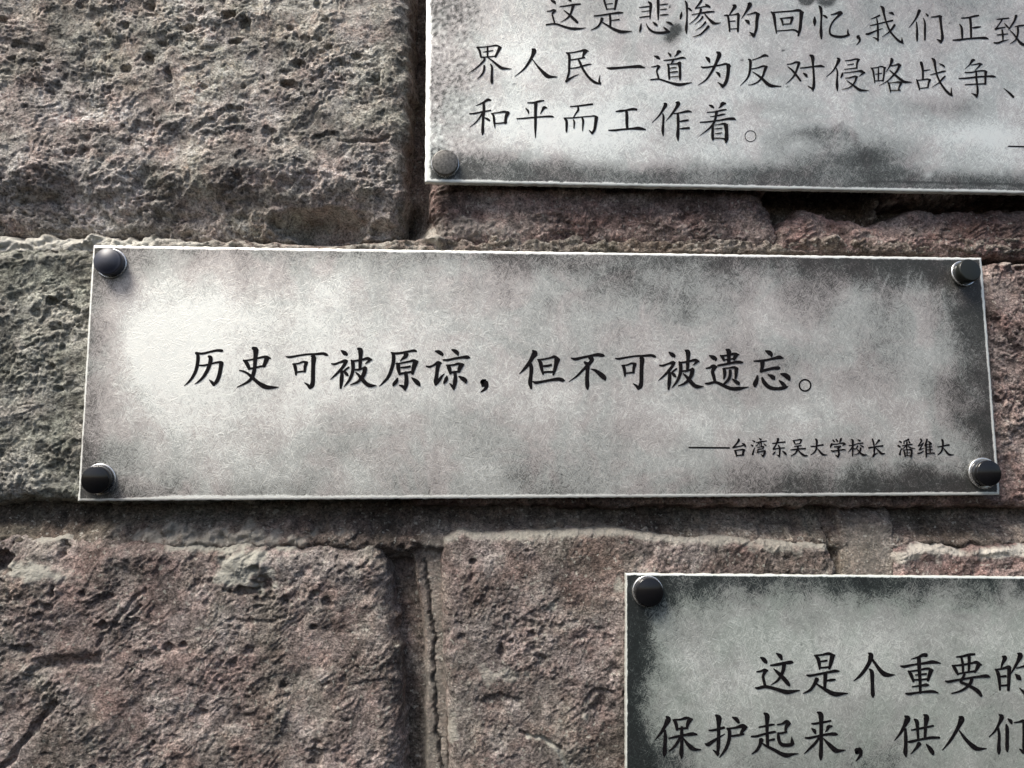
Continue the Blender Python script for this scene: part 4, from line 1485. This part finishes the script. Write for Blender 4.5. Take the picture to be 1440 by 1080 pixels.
1113 545 16 1200 530 28 1320 505 28 1423 485 26
1153 393 20 1190 425 52 1200 520 40 1210 662 32
1288 328 20 1325 365 72 1315 470 46 1305 642 36
1063 710 18 1110 705 34 1250 675 30 1400 650 36 1508 652 28
1225 735 58 1180 800 36 1103 882 10
1323 743 16 1370 800 52 1410 860 52 1416 888 24
@L 人 1296 972 10
528 358 24 560 390 78 520 490 52 460 600 42 390 710 36 293 827 12
528 553 16 590 640 38 660 720 48 730 780 62 790 810 52 913 805 12
@L 们 1296 972 10
1093 328 24 1125 365 62 1090 450 38 1030 560 30 948 642 14
1075 520 32 1090 620 38 1085 740 42 1085 830 52 1085 883 22
1213 388 18 1250 420 46 1267 458 20
1188 468 24 1200 530 48 1200 680 46 1200 800 46 1205 848 20
1298 440 14 1370 430 26 1420 415 38 1450 430 30
1440 430 50 1440 600 46 1440 760 52 1435 872 24
1430 860 42 1400 830 32 1368 809 10
"""


def resample(pts):
    P = np.array(pts, float)
    if len(P) == 2:
        P = np.array([P[0], (P[0] + P[1]) / 2, P[1]])
    Q = np.concatenate([[2 * P[0] - P[1]], P, [2 * P[-1] - P[-2]]])
    out = []
    for i in range(1, len(Q) - 2):
        for t in np.linspace(0, 1, 5)[:-1]:
            a, b, c, d = Q[i - 1], Q[i], Q[i + 1], Q[i + 2]
            out.append(0.5 * (2 * b + (c - a) * t + (2 * a - 5 * b + 4 * c - d) * t * t + (3 * b - a - 3 * c + d) * t ** 3))
    out.append(P[-1])
    return np.array(out)


def stroke_outline(R, grow):
    w = np.maximum(R[:, 2], 5) * grow / 2
    T = np.gradient(R[:, :2], axis=0)
    T /= np.linalg.norm(T, axis=1)[:, None] + 1e-9
    N = np.stack([-T[:, 1], T[:, 0]], -1)
    L, Rr = R[:, :2] + N * w[:, None], R[:, :2] - N * w[:, None]

    def cap(c, t, n, ww, sgn):
        return [c + ww * (n * math.cos(a) + sgn * t * 0.75 * math.sin(a)) for a in np.linspace(0, math.pi, 6)[1:-1]]
    return L, Rr, cap(R[0, :2], T[0], N[0], w[0], -1), cap(R[-1, :2], T[-1], N[-1], w[-1], 1)


def character(p, strokes, x0, y0, sc, root_, name, grow):
    V, F = [], []
    lift = 0.00010

    def put(pts, k):
        q = at(x0 + pts[:, 0] / sc, y0 + pts[:, 1] / sc, p.h)
        l = p.local(q)
        l[:, 1] = -(lift + 0.000012 * k)
        b = len(V)
        V.extend(l.tolist())
        return b
    for k, s in enumerate(strokes):
        if s[0] == 'o':
            cx, cy, r, w = s[1:]
            n = 40
            a = np.linspace(0, 2 * math.pi, n, endpoint=False)
            b = put(np.concatenate([np.stack([cx + (r + w / 2) * np.cos(a), cy + (r + w / 2) * np.sin(a)], -1),
                                    np.stack([cx + (r - w / 2) * np.cos(a), cy + (r - w / 2) * np.sin(a)], -1)]), k)
            for i in range(n):
                j = (i + 1) % n
                F.append((b + i, b + n + i, b + n + j, b + j))
            continue
        L, R, c0_, c1_ = stroke_outline(resample(s), grow)
        b = put(np.concatenate([L, R]), k)
        n = len(L)
        for i in range(n - 1):
            F.append((b + i, b + i + 1, b + n + i + 1, b + n + i))
        b2 = put(np.array(c0_), k)
        F.append((b, *range(b2, b2 + 4), b + n)[::-1])
        b3 = put(np.array(c1_), k)
        F.append((b + n - 1, *range(b3, b3 + 4), b + 2 * n - 1))
    # every face looks out of the plaque
    A = np.array(V)
    for i, f in enumerate(F):
        q = A[list(f)]
        ar = 0.5 * np.sum(q[:, 0] * np.roll(q[:, 2], -1) - np.roll(q[:, 0], -1) * q[:, 2])
        if ar < 0:
            F[i] = f[::-1]
    return mesh_obj(name, V, F, M_INK, root_)


ROOTS = {}
for key, p, mat, pf, lab in (
        ('M', PM, M_METAL_M, patina_glare_m, 'long antique steel plaque in the middle, with one row of big black Chinese characters'),
        ('U', PU, M_METAL_U, patina_smudge_u, 'bright speckled steel plaque at the top right with thin black characters and dark lower edge'),
        ('L', PL, M_METAL_L, patina_l, 'greenish grey steel plaque at the bottom right with bold characters and dark frayed edges')):
    r_ = root('metal_plaque', lab, 'plaque', tuple(p.c), 'engraved steel plaques bolted to the stone wall')
    r_.rotation_euler = (0, -p.ang, 0)
    ROOTS[key] = r_
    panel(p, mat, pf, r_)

cur, data = None, {}
items = []
for ln in GLYPHS.strip().splitlines():
    if ln.startswith('@'):
        f = ln[1:].split()
        cur = dict(k=f[0], ch=f[1], x=float(f[2]), y=float(f[3]), s=float(f[4]), st=[])
        if len(f) > 5:
            cur['st'] = data[f[0] + f[1]]
        else:
            data[f[0] + f[1]] = cur['st']
        items.append(cur)
    else:
        f = ln.split()
        if f[0] == 'o':
            cur['st'].append(['o'] + [float(q) for q in f[1:]])
        else:
            q = [float(t) for t in f]
            cur['st'].append([q[i:i + 3] for i in range(0, len(q), 3)])
GROW = {'M': 1.2, 'U': 1.2, 'L': 1.14}
for it in items:
    p = {'M': PM, 'U': PU, 'L': PL}[it['k']]
    nm = 'dash' if it['ch'] == '—' else 'punctuation_mark' if it['ch'] in '，。、' else 'character'
    g = GROW[it['k']] * (1.0 if it['s'] == 20 and nm == 'character' else 1)
    character(p, it['st'], it['x'], it['y'], it['s'], ROOTS[it['k']], nm, g)


def bolt_px(p, key, u, v, **kw):
    l = p.local(at(u, v, p.h))
    return bolt(p, ROOTS[key], float(l[0]), float(l[2]), **kw)


bolt_px(PM, 'M', 157, 371, mat=M_BOLT_SKY, dome=0.0016, H=0.0050)
bolt_px(PM, 'M', 1354, 385, mat=M_BOLT_DULL, r=0.0056, H=0.0056, dome=0.0004, tilt=(-6, 4))
bolt_px(PM, 'M', 1382, 665.5, mat=M_BOLT, H=0.0050, fr=1.2)
bolt_px(PM, 'M', 141, 674, mat=M_BOLT, H=0.0052, tilt=(3, 0))
bolt_px(PU, 'U', 626, 231, mat=M_BOLT_GREY, H=0.0030, r=0.0061, dome=0.0006, fr=1.05)
bolt_px(PL, 'L', 910.5, 831.5, mat=M_BOLT, H=0.0042, r=0.0063, fr=1.1)
bolt(PU, ROOTS['U'], 0.1975, -0.066, M_BOLT_GREY)
bolt(PL, ROOTS['L'], 0.1975, 0.066, M_BOLT)
